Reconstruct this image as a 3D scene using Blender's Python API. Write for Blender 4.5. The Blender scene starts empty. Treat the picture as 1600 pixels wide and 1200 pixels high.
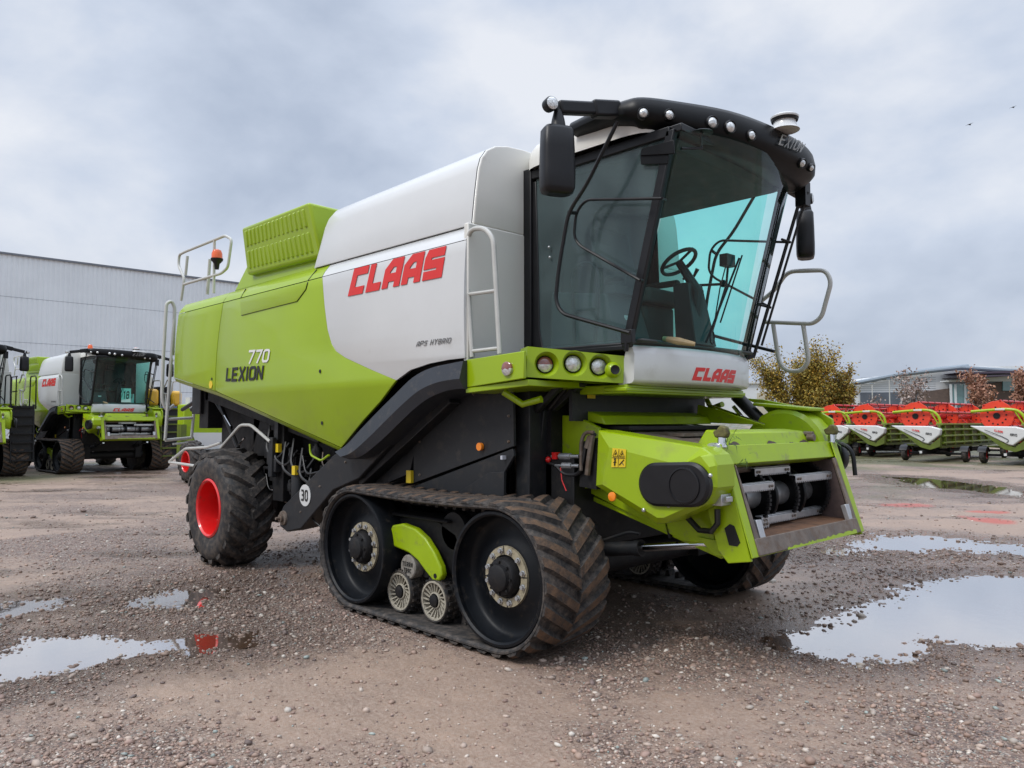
import bpy, bmesh, math, random
import numpy as np
from mathutils import Vector, Matrix
from mathutils.bvhtree import BVHTree
random.seed(7); rng = np.random.default_rng(11)
sc = bpy.context.scene
col = sc.collection
PI = math.pi

# ------------------------------------------------------------------ camera calibration (metres; machine axes: x forward, y left, z up)
F_, CX, CY, YH = 1210., 800., 600., 658.
PITCH = math.atan((YH-CY)/F_)
YAW = math.radians(44.0043)
HEAD = Vector((-math.cos(YAW), math.sin(YAW), 0)); RIGHT = Vector((math.sin(YAW), math.cos(YAW), 0)); UPW = Vector((0, 0, 1))
FW = math.cos(PITCH)*HEAD+math.sin(PITCH)*UPW; UP = math.cos(PITCH)*UPW-math.sin(PITCH)*HEAD
CAM = Vector((4.17255, -5.77999, 1.8))
def ray(px, py): return FW+RIGHT*((px-CX)/F_)-UP*((py-CY)/F_)
def at(px, py, ax, val):            # where the sight line of a photo pixel meets the plane x/y/z = val
    d = ray(px, py); i = 'xyz'.index(ax); t = (val-CAM[i])/d[i]
    return CAM+d*t
def dep(px, py, D):                 # point at a given horizontal distance along the heading
    d = ray(px, py); return CAM+d*(D/d.dot(HEAD))

# ------------------------------------------------------------------ object helpers
def tag(o, label=None, cat=None, group=None, kind=None):
    if label: o['label'] = label
    if cat: o['category'] = cat
    if group: o['group'] = group
    if kind: o['kind'] = kind
    return o
def empty(name, label, cat, loc=(0, 0, 0), rz=0, group=None):
    o = bpy.data.objects.new(name, None); col.objects.link(o)
    o.location = loc; o.rotation_euler = (0, 0, rz); o.empty_display_size = .3
    return tag(o, label, cat, group)
def part_label(o, s): o['label'] = s; return o
def copy_tree(o, parent=None):
    c = o.copy(); col.objects.link(c); c.parent = parent
    for ch in list(o.children): copy_tree(ch, c)
    return c
class MB:
    def __init__(s): s.v = []; s.f = []; s.m = []
    def add(s, vs, fs, mi=0):
        b = len(s.v); s.v += [Vector(p) for p in vs]
        for f in fs: s.f.append([b+i for i in f]); s.m.append(mi)
    def box(s, x0, x1, y0, y1, z0, z1, mi=0):
        s.hexa([(x0,y0,z0),(x1,y0,z0),(x1,y1,z0),(x0,y1,z0),(x0,y0,z1),(x1,y0,z1),(x1,y1,z1),(x0,y1,z1)], mi)
    def hexa(s, p, mi=0):
        s.add(p, [(0,3,2,1),(4,5,6,7),(0,1,5,4),(1,2,6,5),(2,3,7,6),(3,0,4,7)], mi)
    def bar(s, a, b, w, h, mi=0, up=(0, 0, 1)):       # square bar from a to b
        a, b = Vector(a), Vector(b); d = (b-a).normalized(); sd = d.cross(Vector(up))
        if sd.length < 1e-4: sd = d.cross(Vector((1, 0, 0)))
        sd.normalize(); u = sd.cross(d); sd = sd*(w/2); u = u*(h/2)
        s.hexa([a-sd-u, b-sd-u, b+sd-u, a+sd-u, a-sd+u, b-sd+u, b+sd+u, a+sd+u], mi)
    def prism(s, pts, off, mi=0, mi_side=None):
        n = len(pts); pts = [Vector(p) for p in pts]; off = Vector(off)
        s.add(pts+[p+off for p in pts], [list(range(n))], mi); b = len(s.v)-2*n
        s.f.append([b+n+i for i in reversed(range(n))]); s.m.append(mi)
        ms = mi if mi_side is None else mi_side
        for i in range(n):
            j = (i+1) % n; s.f.append([b+j, b+i, b+n+i, b+n+j]); s.m.append(ms)
    def loft(s, rows, mi=0, closed=False):            # rows of equally many points
        n = len(rows[0]); b = len(s.v)
        for r in rows: s.v += [Vector(p) for p in r]
        for i in range(len(rows)-1):
            for j in range(n if closed else n-1):
                k = (j+1) % n
                s.f.append([b+i*n+j, b+i*n+k, b+(i+1)*n+k, b+(i+1)*n+j]); s.m.append(mi)
    def cap(s, pts, mi=0): s.add(pts, [list(range(len(pts)))], mi)
    def tube(s, pts, r, n=8, mi=0, closed=False):
        pts = [Vector(p) for p in pts]; N = len(pts); rows = []; nrm = None
        for i in range(N):
            if closed: t = pts[(i+1) % N]-pts[i-1]
            else: t = pts[min(i+1, N-1)]-pts[max(i-1, 0)]
            t.normalize()
            if nrm is None:
                nrm = t.cross(Vector((0, 0, 1)))
                if nrm.length < .05: nrm = t.cross(Vector((1, 0, 0)))
            nrm = (nrm-t*nrm.dot(t)).normalized(); bn = t.cross(nrm)
            rr = r[i] if isinstance(r, (list, tuple)) else r
            rows.append([pts[i]+nrm*(rr*math.cos(a))+bn*(rr*math.sin(a)) for a in [2*PI*k/n for k in range(n)]])
        if closed: rows.append(rows[0])
        s.loft(rows, mi, True)
        if not closed: s.cap(list(reversed(rows[0])), mi); s.cap(rows[-1], mi)
    def lathe(s, prof, org, axis, n=24, mi=0, caps=True):   # prof: (radius, distance along the axis)
        ax = Vector(axis).normalized(); e = ax.cross(Vector((0, 0, 1)))
        if e.length < .05: e = ax.cross(Vector((1, 0, 0)))
        e.normalize(); g = ax.cross(e); org = Vector(org)
        rows = [[org+ax*t+(e*math.cos(2*PI*k/n)+g*math.sin(2*PI*k/n))*r for k in range(n)] for r, t in prof]
        s.loft(rows, mi, True)
        if caps:
            if prof[0][0] > 1e-4: s.cap(list(reversed(rows[0])), mi)
            if prof[-1][0] > 1e-4: s.cap(rows[-1], mi)
    def disc(s, org, axis, r, n=20, mi=0, h=.004): s.lathe([(r, 0), (r, h)], org, axis, n, mi)
    def ball(s, c, r, n=10, mi=0, sc=(1, 1, 1)):
        c = Vector(c)
        rows = [[c+Vector((r*sc[0]*math.sin(t)*math.cos(2*PI*k/n), r*sc[1]*math.sin(t)*math.sin(2*PI*k/n), r*sc[2]*math.cos(t))) for k in range(n)]
                for t in [PI*(.02+.96*i/(n//2+2)) for i in range(n//2+3)]]
        s.loft(rows, mi, True); s.cap(list(reversed(rows[0])), mi); s.cap(rows[-1], mi)
    def build(s, name, mats, parent=None, bevel=0, angle=35, recalc=True, segs=2, weld=False):
        me = bpy.data.meshes.new(name)
        me.from_pydata([tuple(v) for v in s.v], [], s.f)
        me.polygons.foreach_set('material_index', s.m)
        for m in (mats if isinstance(mats, (list, tuple)) else [mats]): me.materials.append(m)
        if recalc or weld:
            bm = bmesh.new(); bm.from_mesh(me)
            if weld: bmesh.ops.remove_doubles(bm, verts=bm.verts, dist=1e-4)
            bmesh.ops.recalc_face_normals(bm, faces=bm.faces); bm.to_mesh(me); bm.free()
        me.polygons.foreach_set('use_smooth', [True]*len(me.polygons))
        me.set_sharp_from_angle(angle=math.radians(angle))
        o = bpy.data.objects.new(name, me); col.objects.link(o); o.parent = parent
        if bevel:
            b = o.modifiers.new('Bevel', 'BEVEL'); b.width = bevel; b.segments = segs; b.limit_method = 'ANGLE'; b.angle_limit = math.radians(40)
        return o
    def bvh(s): return BVHTree.FromPolygons([tuple(v) for v in s.v], s.f)
def mirror_y(o, parent):            # the same part on the machine's other side
    me = o.data.copy()
    for v in me.vertices: v.co.y *= -1
    me.flip_normals()
    c = bpy.data.objects.new(o.name.split('.')[0], me); col.objects.link(c); c.parent = parent
    for m in o.modifiers:
        k = c.modifiers.new(m.name, m.type)
        if m.type == 'BEVEL': k.width = m.width; k.segments = m.segments; k.limit_method = 'ANGLE'; k.angle_limit = m.angle_limit
        if m.type == 'SOLIDIFY': k.thickness = m.thickness; k.offset = m.offset
    return c
def rnd(pts, rad=.06, n=5, closed=False):   # round the corners of a path
    pts = [Vector(p) for p in pts]; N = len(pts); out = []
    for i in range(N):
        if not closed and i in (0, N-1): out.append(pts[i]); continue
        p, a, b = pts[i], pts[i-1], pts[(i+1) % N]
        u, w = (a-p), (b-p); r = min(rad, u.length*.48, w.length*.48); u.normalize(); w.normalize()
        s, e = p+u*r, p+w*r
        for k in range(n+1):
            t = k/n; out.append(s*(1-t)**2+p*(2*t*(1-t))+e*t*t)
    return out
def fair(pts, n=4):                 # Catmull-Rom resampling of a path
    out = []
    for i in range(len(pts)-1):
        a, b, c, d = pts[max(i-1, 0)], pts[i], pts[i+1], pts[min(i+2, len(pts)-1)]
        for k in range(n):
            t = k/n; out.append(.5*((2*b)+(c-a)*t+(2*a-5*b+4*c-d)*t*t+(3*b-a-3*c+d)*t**3))
    return out+[pts[-1]]
def hit(bvh, px, py):
    loc, n, i, d = bvh.ray_cast(CAM, ray(px, py).normalized())
    if loc is None: return None, None
    if n.dot(CAM-loc) < 0: n = -n
    return loc, n

# ------------------------------------------------------------------ lettering built from strokes
G = {
 'C': [[(.85,.86),(.14,.86),(.14,.14),(.8,.14)]], 'L': [[(.14,1),(.14,.14),(.72,.14)]],
 'A': [[(.14,0),(.14,.62),(.36,.86),(.72,.86),(.72,0)], [(.14,.36),(.72,.36)]],
 'S': [[(.85,.86),(.2,.86),(.14,.72),(.14,.5),(.72,.5),(.72,.14),(.02,.14)]],
 'E': [[(.75,.91),(.1,.91),(.1,.09),(.75,.09)], [(.1,.5),(.68,.5)]], 'X': [[(.05,0),(.75,1)], [(.05,1),(.75,0)]], 'I': [[(.12,0),(.12,1)]],
 'O': [[(.22,.91),(.1,.78),(.1,.22),(.22,.09),(.66,.09),(.78,.22),(.78,.78),(.66,.91),(.22,.91)]],
 'N': [[(.1,0),(.1,1)], [(.1,.95),(.74,.05)], [(.74,0),(.74,1)]],
 '7': [[(.05,.91),(.78,.91),(.4,0)]], '0': [[(.22,.91),(.1,.78),(.1,.22),(.22,.09),(.62,.09),(.74,.22),(.74,.78),(.62,.91),(.22,.91)]],
 '3': [[(.08,.91),(.6,.91),(.7,.8),(.7,.6),(.6,.52),(.25,.52)], [(.6,.5),(.7,.42),(.7,.2),(.6,.09),(.06,.09)]],
 '1': [[(.1,.78),(.35,.95),(.35,0)]], '8': [[(.2,.52),(.12,.62),(.12,.82),(.22,.91),(.58,.91),(.68,.82),(.68,.62),(.58,.52),(.2,.52),(.1,.4),(.1,.2),(.2,.09),(.6,.09),(.7,.2),(.7,.4),(.6,.52)]],
 'P': [[(.1,0),(.1,.91),(.65,.91),(.75,.8),(.75,.55),(.65,.44),(.1,.44)]], 'H': [[(.1,0),(.1,1)], [(.72,0),(.72,1)], [(.1,.5),(.72,.5)]],
 'Y': [[(.05,1),(.4,.5),(.75,1)], [(.4,.5),(.4,0)]], 'B': [[(.1,.09),(.1,.91),(.6,.91),(.68,.82),(.68,.6),(.6,.52),(.1,.52)], [(.6,.5),(.74,.4),(.74,.2),(.64,.09),(.1,.09)]],
 'R': [[(.1,0),(.1,.91),(.62,.91),(.72,.8),(.72,.58),(.62,.47),(.1,.47)], [(.4,.45),(.74,0)]],
 'D': [[(.1,.09),(.1,.91),(.58,.91),(.74,.72),(.74,.28),(.58,.09),(.1,.09)]], 'T': [[(.0,.91),(.8,.91)], [(.4,.9),(.4,0)]],
 'M': [[(.1,0),(.1,1)], [(.1,.95),(.45,.3),(.8,.95)], [(.8,0),(.8,1)]], 'J': [[(.6,1),(.6,.2),(.5,.09),(.05,.09)]],
}
GW = {'I': .26, 'L': .74, '1': .55, 'M': .92}
def text(mb, s, q, w=.18, mi=0, gap=.16, off=(0, 0, 0), fn=None, slant=0, h=.004, nrm=None):
    """q = bottom-left, bottom-right, top-left, top-right corners in 3-D; w = stroke width relative to the letter height"""
    adv = [(.5 if c == ' ' else GW.get(c, .86)) for c in s]; total = sum(adv)+gap*(len(s)-1)
    q = [Vector(p) for p in q]; off = Vector(off)
    if nrm is None: nrm = (q[1]-q[0]).cross(q[2]-q[0]).normalized()
    nrm = Vector(nrm)
    def P(u, v):
        u = u+slant*(v-.5); p = (q[0]*(1-u)+q[1]*u)*(1-v)+(q[2]*(1-u)+q[3]*u)*v
        if fn: p = fn(p)
        return p+off
    x = 0
    for c, a in zip(s, adv):
        for pl in G.get(c, []):
            closed = pl[0] == pl[-1]; pts = pl[:-1] if closed else pl; N = len(pts)
            L, R = [], []
            for i in range(N):
                p = Vector(pts[i]+(0,))
                d1 = (p-Vector(pts[i-1]+(0,))) if (i > 0 or closed) else None
                d2 = (Vector(pts[(i+1) % N]+(0,))-p) if (i < N-1 or closed) else None
                if d1 is None: d1 = d2
                if d2 is None: d2 = d1
                d1 = d1.normalized(); d2 = d2.normalized()
                n1 = Vector((-d1.y, d1.x, 0)); n2 = Vector((-d2.y, d2.x, 0)); m = (n1+n2)
                m = m/max(m.length, .01); k = 1/max(.45, m.dot(n1))
                m = m*(w/2*k); L.append(p+m); R.append(p-m)
            for i in range(N if closed else N-1):
                j = (i+1) % N
                vs = [P((x+t.x)/total, t.y) for t in (R[i], R[j], L[j], L[i])]
                mb.add(vs+[v+nrm*h for v in vs], [(4,5,6,7),(0,1,5,4),(1,2,6,5),(2,3,7,6),(3,0,4,7)], mi)
        x += a+gap
    return mb

# ------------------------------------------------------------------ materials
def srgb(r, g, b): return tuple(((c/255)/12.92 if c/255 < .04045 else ((c/255+.055)/1.055)**2.4) for c in (r, g, b))
def nn(nt, t, **k):
    n = nt.nodes.new(t)
    for a, v in k.items(): setattr(n, a, v)
    return n
def mat(name, base, rough=.5, metal=0, coat=0, var=.12, scale=6, dirt=None, dirt_amt=.0, bump=0, bscale=40, spec=.5, dirt_z=None, coat_rough=.06, rvar=.15):
    m = bpy.data.materials.new(name); m.use_nodes = True; nt = m.node_tree; L = nt.links.new
    b = nt.nodes['Principled BSDF']; tc = nn(nt, 'ShaderNodeTexCoord')
    n1 = nn(nt, 'ShaderNodeTexNoise'); n1.inputs['Scale'].default_value = scale; n1.inputs['Detail'].default_value = 6; n1.inputs['Roughness'].default_value = .65
    L(tc.outputs['Object'], n1.inputs['Vector'])
    hsv = nn(nt, 'ShaderNodeHueSaturation'); hsv.inputs['Color'].default_value = (*base, 1)
    mr = nn(nt, 'ShaderNodeMapRange'); mr.inputs[1].default_value = .3; mr.inputs[2].default_value = .7; mr.inputs[3].default_value = 1-var; mr.inputs[4].default_value = 1+var
    L(n1.outputs['Fac'], mr.inputs[0]); L(mr.outputs[0], hsv.inputs['Value']); colr = hsv.outputs[0]
    mr2 = nn(nt, 'ShaderNodeMapRange'); mr2.inputs[1].default_value = .3; mr2.inputs[2].default_value = .7; mr2.inputs[3].default_value = max(.02, rough*(1-rvar)); mr2.inputs[4].default_value = min(1, rough*(1+rvar))
    L(n1.outputs['Fac'], mr2.inputs[0]); L(mr2.outputs[0], b.inputs['Roughness'])
    if dirt:
        n2 = nn(nt, 'ShaderNodeTexNoise'); n2.inputs['Scale'].default_value = scale*1.7; n2.inputs['Detail'].default_value = 8; n2.inputs['Roughness'].default_value = .7
        L(tc.outputs['Object'], n2.inputs['Vector'])
        r2 = nn(nt, 'ShaderNodeMapRange'); r2.inputs[1].default_value = .62-dirt_amt*.45; r2.inputs[2].default_value = .82-dirt_amt*.3
        L(n2.outputs['Fac'], r2.inputs[0]); fac = r2.outputs[0]
        if dirt_z:
            sp = nn(nt, 'ShaderNodeSeparateXYZ'); L(tc.outputs['Object'], sp.inputs[0])
            r3 = nn(nt, 'ShaderNodeMapRange'); r3.inputs[1].default_value = dirt_z[1]; r3.inputs[2].default_value = dirt_z[0]; r3.inputs[3].default_value = dirt_z[2]; L(sp.outputs['Z'], r3.inputs[0])
            mm = nn(nt, 'ShaderNodeMath', operation='MULTIPLY'); L(fac, mm.inputs[0]); L(r3.outputs[0], mm.inputs[1]); fac = mm.outputs[0]
        mx = nn(nt, 'ShaderNodeMix', data_type='RGBA'); mx.inputs[7].default_value = (*dirt, 1)
        L(fac, mx.inputs[0]); L(colr, mx.inputs[6]); colr = mx.outputs[2]
    L(colr, b.inputs['Base Color'])
    b.inputs['Metallic'].default_value = metal; b.inputs['Specular IOR Level'].default_value = spec
    b.inputs['Coat Weight'].default_value = coat; b.inputs['Coat Roughness'].default_value = coat_rough
    if bump:
        n3 = nn(nt, 'ShaderNodeTexNoise'); n3.inputs['Scale'].default_value = bscale; n3.inputs['Detail'].default_value = 5
        L(tc.outputs['Object'], n3.inputs['Vector'])
        bp = nn(nt, 'ShaderNodeBump'); bp.inputs['Strength'].default_value = bump; bp.inputs['Distance'].default_value = .02
        L(n3.outputs['Fac'], bp.inputs['Height']); L(bp.outputs[0], b.inputs['Normal']); L(bp.outputs[0], b.inputs['Coat Normal'])
    return m
def glass_mat(name, tint, dust_sheen=.03, dcol=(.3, .32, .3), rough=.02):  # diffuse share
    m = bpy.data.materials.new(name); m.use_nodes = True; nt = m.node_tree; L = nt.links.new
    nt.nodes.remove(nt.nodes['Principled BSDF']); out = nt.nodes['Material Output']
    t = nn(nt, 'ShaderNodeBsdfTransparent'); t.inputs[0].default_value = (*tint, 1)
    g = nn(nt, 'ShaderNodeBsdfGlossy'); g.inputs['Roughness'].default_value = rough
    lw = nn(nt, 'ShaderNodeLayerWeight'); lw.inputs[0].default_value = .5; pw = nn(nt, 'ShaderNodeMath', operation='POWER'); pw.inputs[1].default_value = 5; L(lw.outputs['Facing'], pw.inputs[0]); fr = nn(nt, 'ShaderNodeMath', operation='MULTIPLY_ADD'); fr.inputs[1].default_value = .92; fr.inputs[2].default_value = .045; L(pw.outputs[0], fr.inputs[0])
    n1 = nn(nt, 'ShaderNodeTexNoise'); n1.inputs['Scale'].default_value = 3; n1.inputs['Detail'].default_value = 7
    tc = nn(nt, 'ShaderNodeTexCoord'); L(tc.outputs['Object'], n1.inputs['Vector'])
    mr = nn(nt, 'ShaderNodeMapRange'); mr.inputs[1].default_value = .25; mr.inputs[2].default_value = .8; mr.inputs[3].default_value = dust_sheen*.5; mr.inputs[4].default_value = dust_sheen; L(n1.outputs['Fac'], mr.inputs[0])
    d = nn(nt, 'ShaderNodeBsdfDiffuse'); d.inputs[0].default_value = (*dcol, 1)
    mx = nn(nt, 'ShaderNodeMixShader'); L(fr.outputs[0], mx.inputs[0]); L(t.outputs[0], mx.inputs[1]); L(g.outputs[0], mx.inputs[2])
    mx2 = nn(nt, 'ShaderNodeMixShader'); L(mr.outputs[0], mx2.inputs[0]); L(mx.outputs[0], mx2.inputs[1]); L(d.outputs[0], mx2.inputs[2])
    L(mx2.outputs[0], out.inputs['Surface']); return m
DUST = (.23, .18, .13)
M = {}
M['green'] = mat('green_paint', (.275, .40, .001), .40, spec=.35, coat=.45, var=.05, scale=1.5, dirt=(.20, .215, .05), dirt_amt=.22, dirt_z=(1.2, 2.3, .04), bump=.06, bscale=1.6, coat_rough=.1)
M['green_worn'] = mat('worn_green_paint', (.285, .41, .002), .45, spec=.35, coat=.2, var=.08, scale=5, dirt=(.14, .11, .075), dirt_amt=.12, coat_rough=.15)
M['white'] = mat('white_paint', (.585, .595, .59), .4, coat=.5, var=.03, scale=1.3, dirt=(.40, .39, .35), dirt_amt=.1, dirt_z=(2.0, 2.9, .06), bump=.06, bscale=1.6, coat_rough=.12)
M['grey_white'] = mat('light_grey_paint', (.67, .66, .61), .5, coat=.2, var=.03, scale=2, dirt=(.52, .50, .45), dirt_amt=.0)
M['dark'] = mat('dark_grey_panel', (.013, .0145, .017), .5, var=.2, scale=4, dirt=(.045, .038, .032), dirt_amt=.2, spec=.4, bump=.05, bscale=120)
M['fender'] = mat('dark_plastic', (.022, .026, .034), .45, var=.15, scale=5, dirt=(.10, .085, .07), dirt_amt=.12, bump=.08, bscale=200)
M['black'] = mat('black_plastic', (.008, .008, .0095), .4, var=.2, scale=6, spec=.35, bump=.03, bscale=200)
M['gloss_black'] = mat('gloss_black', (.0045, .0048, .0055), .38, var=.1, coat=.0, spec=.22)
M['shade'] = mat('dark_machinery', (.006, .006, .007), .6, var=.4, scale=9, dirt=(.022, .018, .015), dirt_amt=.25, spec=.35)
M['rubber'] = mat('muddy_rubber', (.030, .029, .029), .75, var=.3, scale=9, dirt=(.12, .10, .085), dirt_amt=.42, bump=.25, bscale=60, spec=.3)
M['rubber_clean'] = mat('black_rubber', (.022, .022, .023), .6, var=.3, scale=7, dirt=(.11, .088, .07), dirt_amt=.4, bump=.12, bscale=70, spec=.35)
M['mud'] = mat('mud_caked_lugs', (.135, .085, .055), .85, var=.3, scale=7, dirt=(.045, .041, .039), dirt_amt=.5, bump=.4, bscale=60, spec=.2)
M['wheel_dark'] = mat('dark_wheel_steel', (.0045, .0058, .008), .46, var=.2, scale=6, dirt=(.045, .038, .03), dirt_amt=.14, spec=.22)
M['tan'] = mat('pale_hub_ring', (.33, .29, .2), .6, var=.25, scale=16, dirt=(.12, .09, .06), dirt_amt=.25)
M['roller'] = mat('pale_roller_spokes', (.38, .35, .28), .55, var=.2, scale=18, dirt=(.1, .085, .06), dirt_amt=.25)
M['red'] = mat('red_rim_paint', (.66, .012, .012), .35, coat=.5, var=.06, dirt=(.25, .05, .03), dirt_amt=.1)
M['red_letter'] = mat('red_lettering', (.62, .022, .018), .45, var=.04)
M['black_letter'] = mat('black_lettering', (.012, .013, .013), .45, var=.05)
M['grey_letter'] = mat('grey_lettering', (.12, .12, .12), .5, var=.05)
M['white_letter'] = mat('white_lettering', (.72, .72, .70), .5, var=.03)
M['steel'] = mat('galvanised_steel', (.48, .49, .50), .38, metal=.75, var=.12, scale=20)
M['rail'] = mat('pale_grey_tube_paint', (.47, .47, .44), .42, var=.06, coat=.2, scale=8)
M['chrome'] = mat('chrome', (.75, .76, .78), .12, metal=1, var=.05)
M['worn'] = mat('scuffed_steel', (.165, .135, .112), .55, metal=.35, var=.35, scale=7, dirt=(.12, .07, .04), dirt_amt=.35, bump=.1)
M['rust'] = mat('rusty_tray', (.14, .072, .04), .62, metal=.2, var=.4, scale=6, dirt=(.20, .10, .05), dirt_amt=.45, bump=.15)
M['peel'] = mat('bare_brown_metal', (.075, .05, .045), .7, var=.3, scale=20)
M['orange'] = mat('orange_reflector', (.85, .24, .012), .3, coat=.5, var=.05)
M['amber'] = mat('amber_beacon', (.75, .11, .012), .2, coat=.8, var=.08)
M['yellow'] = mat('yellow_sticker', (.72, .52, .02), .45, var=.04)
M['paper'] = mat('pale_sticker', (.50, .52, .58), .5, var=.06)
M['lens'] = mat('lamp_lens', (.62, .63, .62), .12, metal=.55, var=.35, scale=45, coat=1, bump=.35, bscale=60)
M['red_lens'] = mat('red_lens', (.20, .06, .045), .15, coat=1, var=.25, scale=40)
M['glass'] = glass_mat('teal_tinted_glass', (.58, .97, .93))
M['side_glass'] = glass_mat('dark_tinted_glass', (.50, .72, .74), .38, (.20, .28, .29))  # teal diffuse veil painted in for the sky and wall reflected here
M['seat'] = mat('seat_cloth', (.035, .037, .036), .85, var=.25, scale=20)
M['trim'] = mat('cab_trim', (.04, .044, .044), .7, var=.2, scale=8)
M['skin_tan'] = mat('tan_handle', (.32, .24, .13), .6, var=.2, scale=20)
M['silver_letter'] = mat('silver_lettering', (.22, .215, .20), .45, metal=.2, var=.05)
M['hose'] = mat('hydraulic_hose', (.012, .012, .013), .4, var=.2)
M['cyan_paper'] = mat('pale_green_paper', (.45, .72, .66), .6, var=.05)
M['weed'] = mat('green_grass_blade', (.06, .12, .02), .6, var=.3, scale=20)
M['olive'] = mat('grimy_olive_metal', (.14, .13, .035), .7, var=.4, scale=20, dirt=(.07, .05, .03), dirt_amt=.5)
M['badge'] = mat('grey_badge', (.24, .225, .20), .6, var=.2, scale=18, dirt=(.12, .09, .06), dirt_amt=.3)
# ================================================================== THE COMBINE
combine = empty('combine_harvester', 'large green and white combine harvester on rubber tracks, standing alone in the foreground', 'combine harvester')
K = combine
def yp(z): return -1.60-.03*(1-((z-2.75)/.65)**2)       # gentle bulge of the side panels
def sheet(name, outline, m, parent=K, th=.03, zs=None, fn=None, bevel=.006):
    """panel cut to an outline given in the x-z plane, bowed by yp(), with real thickness"""
    bm = bmesh.new(); vs = [bm.verts.new((x, 0, z)) for x, z in outline]; bm.faces.new(vs)
    z0 = min(z for x, z in outline); z1 = max(z for x, z in outline); k = int((z1-z0)/.1)
    for i in range(1, k+1):
        bmesh.ops.bisect_plane(bm, geom=bm.verts[:]+bm.edges[:]+bm.faces[:], plane_co=(0, 0, z0+(z1-z0)*i/(k+1)), plane_no=(0, 0, 1))
    for v in bm.verts: v.co.y = (fn or yp)(v.co.z)
    bmesh.ops.recalc_face_normals(bm, faces=bm.faces)
    for f in bm.faces:
        f.smooth = True
    if sum(f.normal.y*f.calc_area() for f in bm.faces) > 0: bmesh.ops.reverse_faces(bm, faces=bm.faces)
    me = bpy.data.meshes.new(name); bm.to_mesh(me); bm.free(); me.materials.append(m)
    o = bpy.data.objects.new(name, me); col.objects.link(o); o.parent = parent
    s = o.modifiers.new('Solidify', 'SOLIDIFY'); s.thickness = th; s.offset = -1
    if bevel:
        b = o.modifiers.new('Bevel', 'BEVEL'); b.width = bevel; b.segments = 2; b.limit_method = 'ANGLE'; b.angle_limit = math.radians(50)
    return o
def XZ(pts, y=-1.62): return [(p.x, p.z) for p in (at(px, py, 'y', y) for px, py in pts)]

# --- side panels -------------------------------------------------
ZC = 3.31
rear_o = XZ([(272, 590), (334, 611)]); seam_t = XZ([(347, 469)])[0]
bound = XZ([(502, 433), (508, 480), (513, 515), (519, 537), (526, 549), (540, 559), (580, 578), (617, 594)])
btm = XZ([(334, 611), (380, 632), (440, 661), (500, 690), (520, 700)])
arch = XZ([(535, 684), (560, 657), (590, 627), (617, 594)])
p_rear = sheet('rear_side_panel', [rear_o[0], rear_o[1], (seam_t[0], ZC), (-6.93, ZC)], M['green'])
g_out = [(b[0]+(.012 if i == 0 else 0), b[1]) for i, b in enumerate(btm)]+arch+[(x-.004, z) for x, z in bound[::-1][1:-1]]+[(bound[0][0]-.004, ZC), (seam_t[0]+.012, ZC)]
p_green = sheet('side_panel', g_out, M['green'])
wf = XZ([(640, 578), (670, 568), (700, 562), (728, 559)])
w_out = [(x+.004, z) for x, z in bound[1:]]+wf[:-1]+[(-.70, wf[-1][1]), (-.70, ZC), (bound[0][0]+.004, ZC)]
p_white = sheet('side_panel', w_out, M['white']); part_label(p_white, 'white front section of the side panel')
# chamfered top bands and the rolled bottom lip
def band(x0, x1, z0, y0, z1, y1, m, name):
    mb = MB(); xs = [x0+(x1-x0)*i/6 for i in range(7)]
    mb.loft([[(x, y0, z0) for x in xs], [(x, y0*.6+y1*.4-.006, z0*.6+z1*.4) for x in xs], [(x, y1, z1) for x in xs], [(x, y1+.12, z1+.03) for x in xs]])
    o = mb.build(name, m, K, angle=50); return o
chs = [band(-6.93, seam_t[0], ZC+.006, yp(ZC), 3.45, -1.515, M['green'], 'top_band'), band(seam_t[0]+.012, bound[0][0]-.004, ZC+.006, yp(ZC), 3.45, -1.515, M['green'], 'top_band'),
       band(bound[0][0]+.004, -.70, ZC+.006, yp(ZC), 3.45, -1.515, M['white'], 'top_band')]
mb = MB(); pts = [rear_o[0], rear_o[1]]+btm[1:]
mb.loft([[(x, yp(z)+.004, z-.004) for x, z in pts], [(x, yp(z)+.03, z-.05) for x, z in pts], [(x, yp(z)+.09, z-.075) for x, z in pts], [(x, yp(z)+.2, z-.06) for x, z in pts]])
lip = mb.build('bottom_lip', M['green'], K, angle=60)
far_bits = [p_rear, p_green, p_white, lip]+chs
# lower-edge crease strip, small fastener caps
mb = MB()
for px, py in ((500, 580), (496, 661)):
    p = at(px, py, 'y', -1.62); mb.disc((p.x, yp(p.z)-.006, p.z), (0, 1, 0), .02, 12)
p = at(331, 592, 'y', -1.62); mb.disc((p.x, yp(p.z)-.006, p.z), (0, 1, 0), .018, 10)
mb.build('panel_lock', M['black'], K)
mb = MB(); p = at(329, 601, 'y', -1.62); mb.lathe([(.055, 0), (.055, .006)], (p.x, yp(p.z)-.007, p.z), (0, 1, 0), 6); mb.build('warning_sticker', M['yellow'], K)
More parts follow.
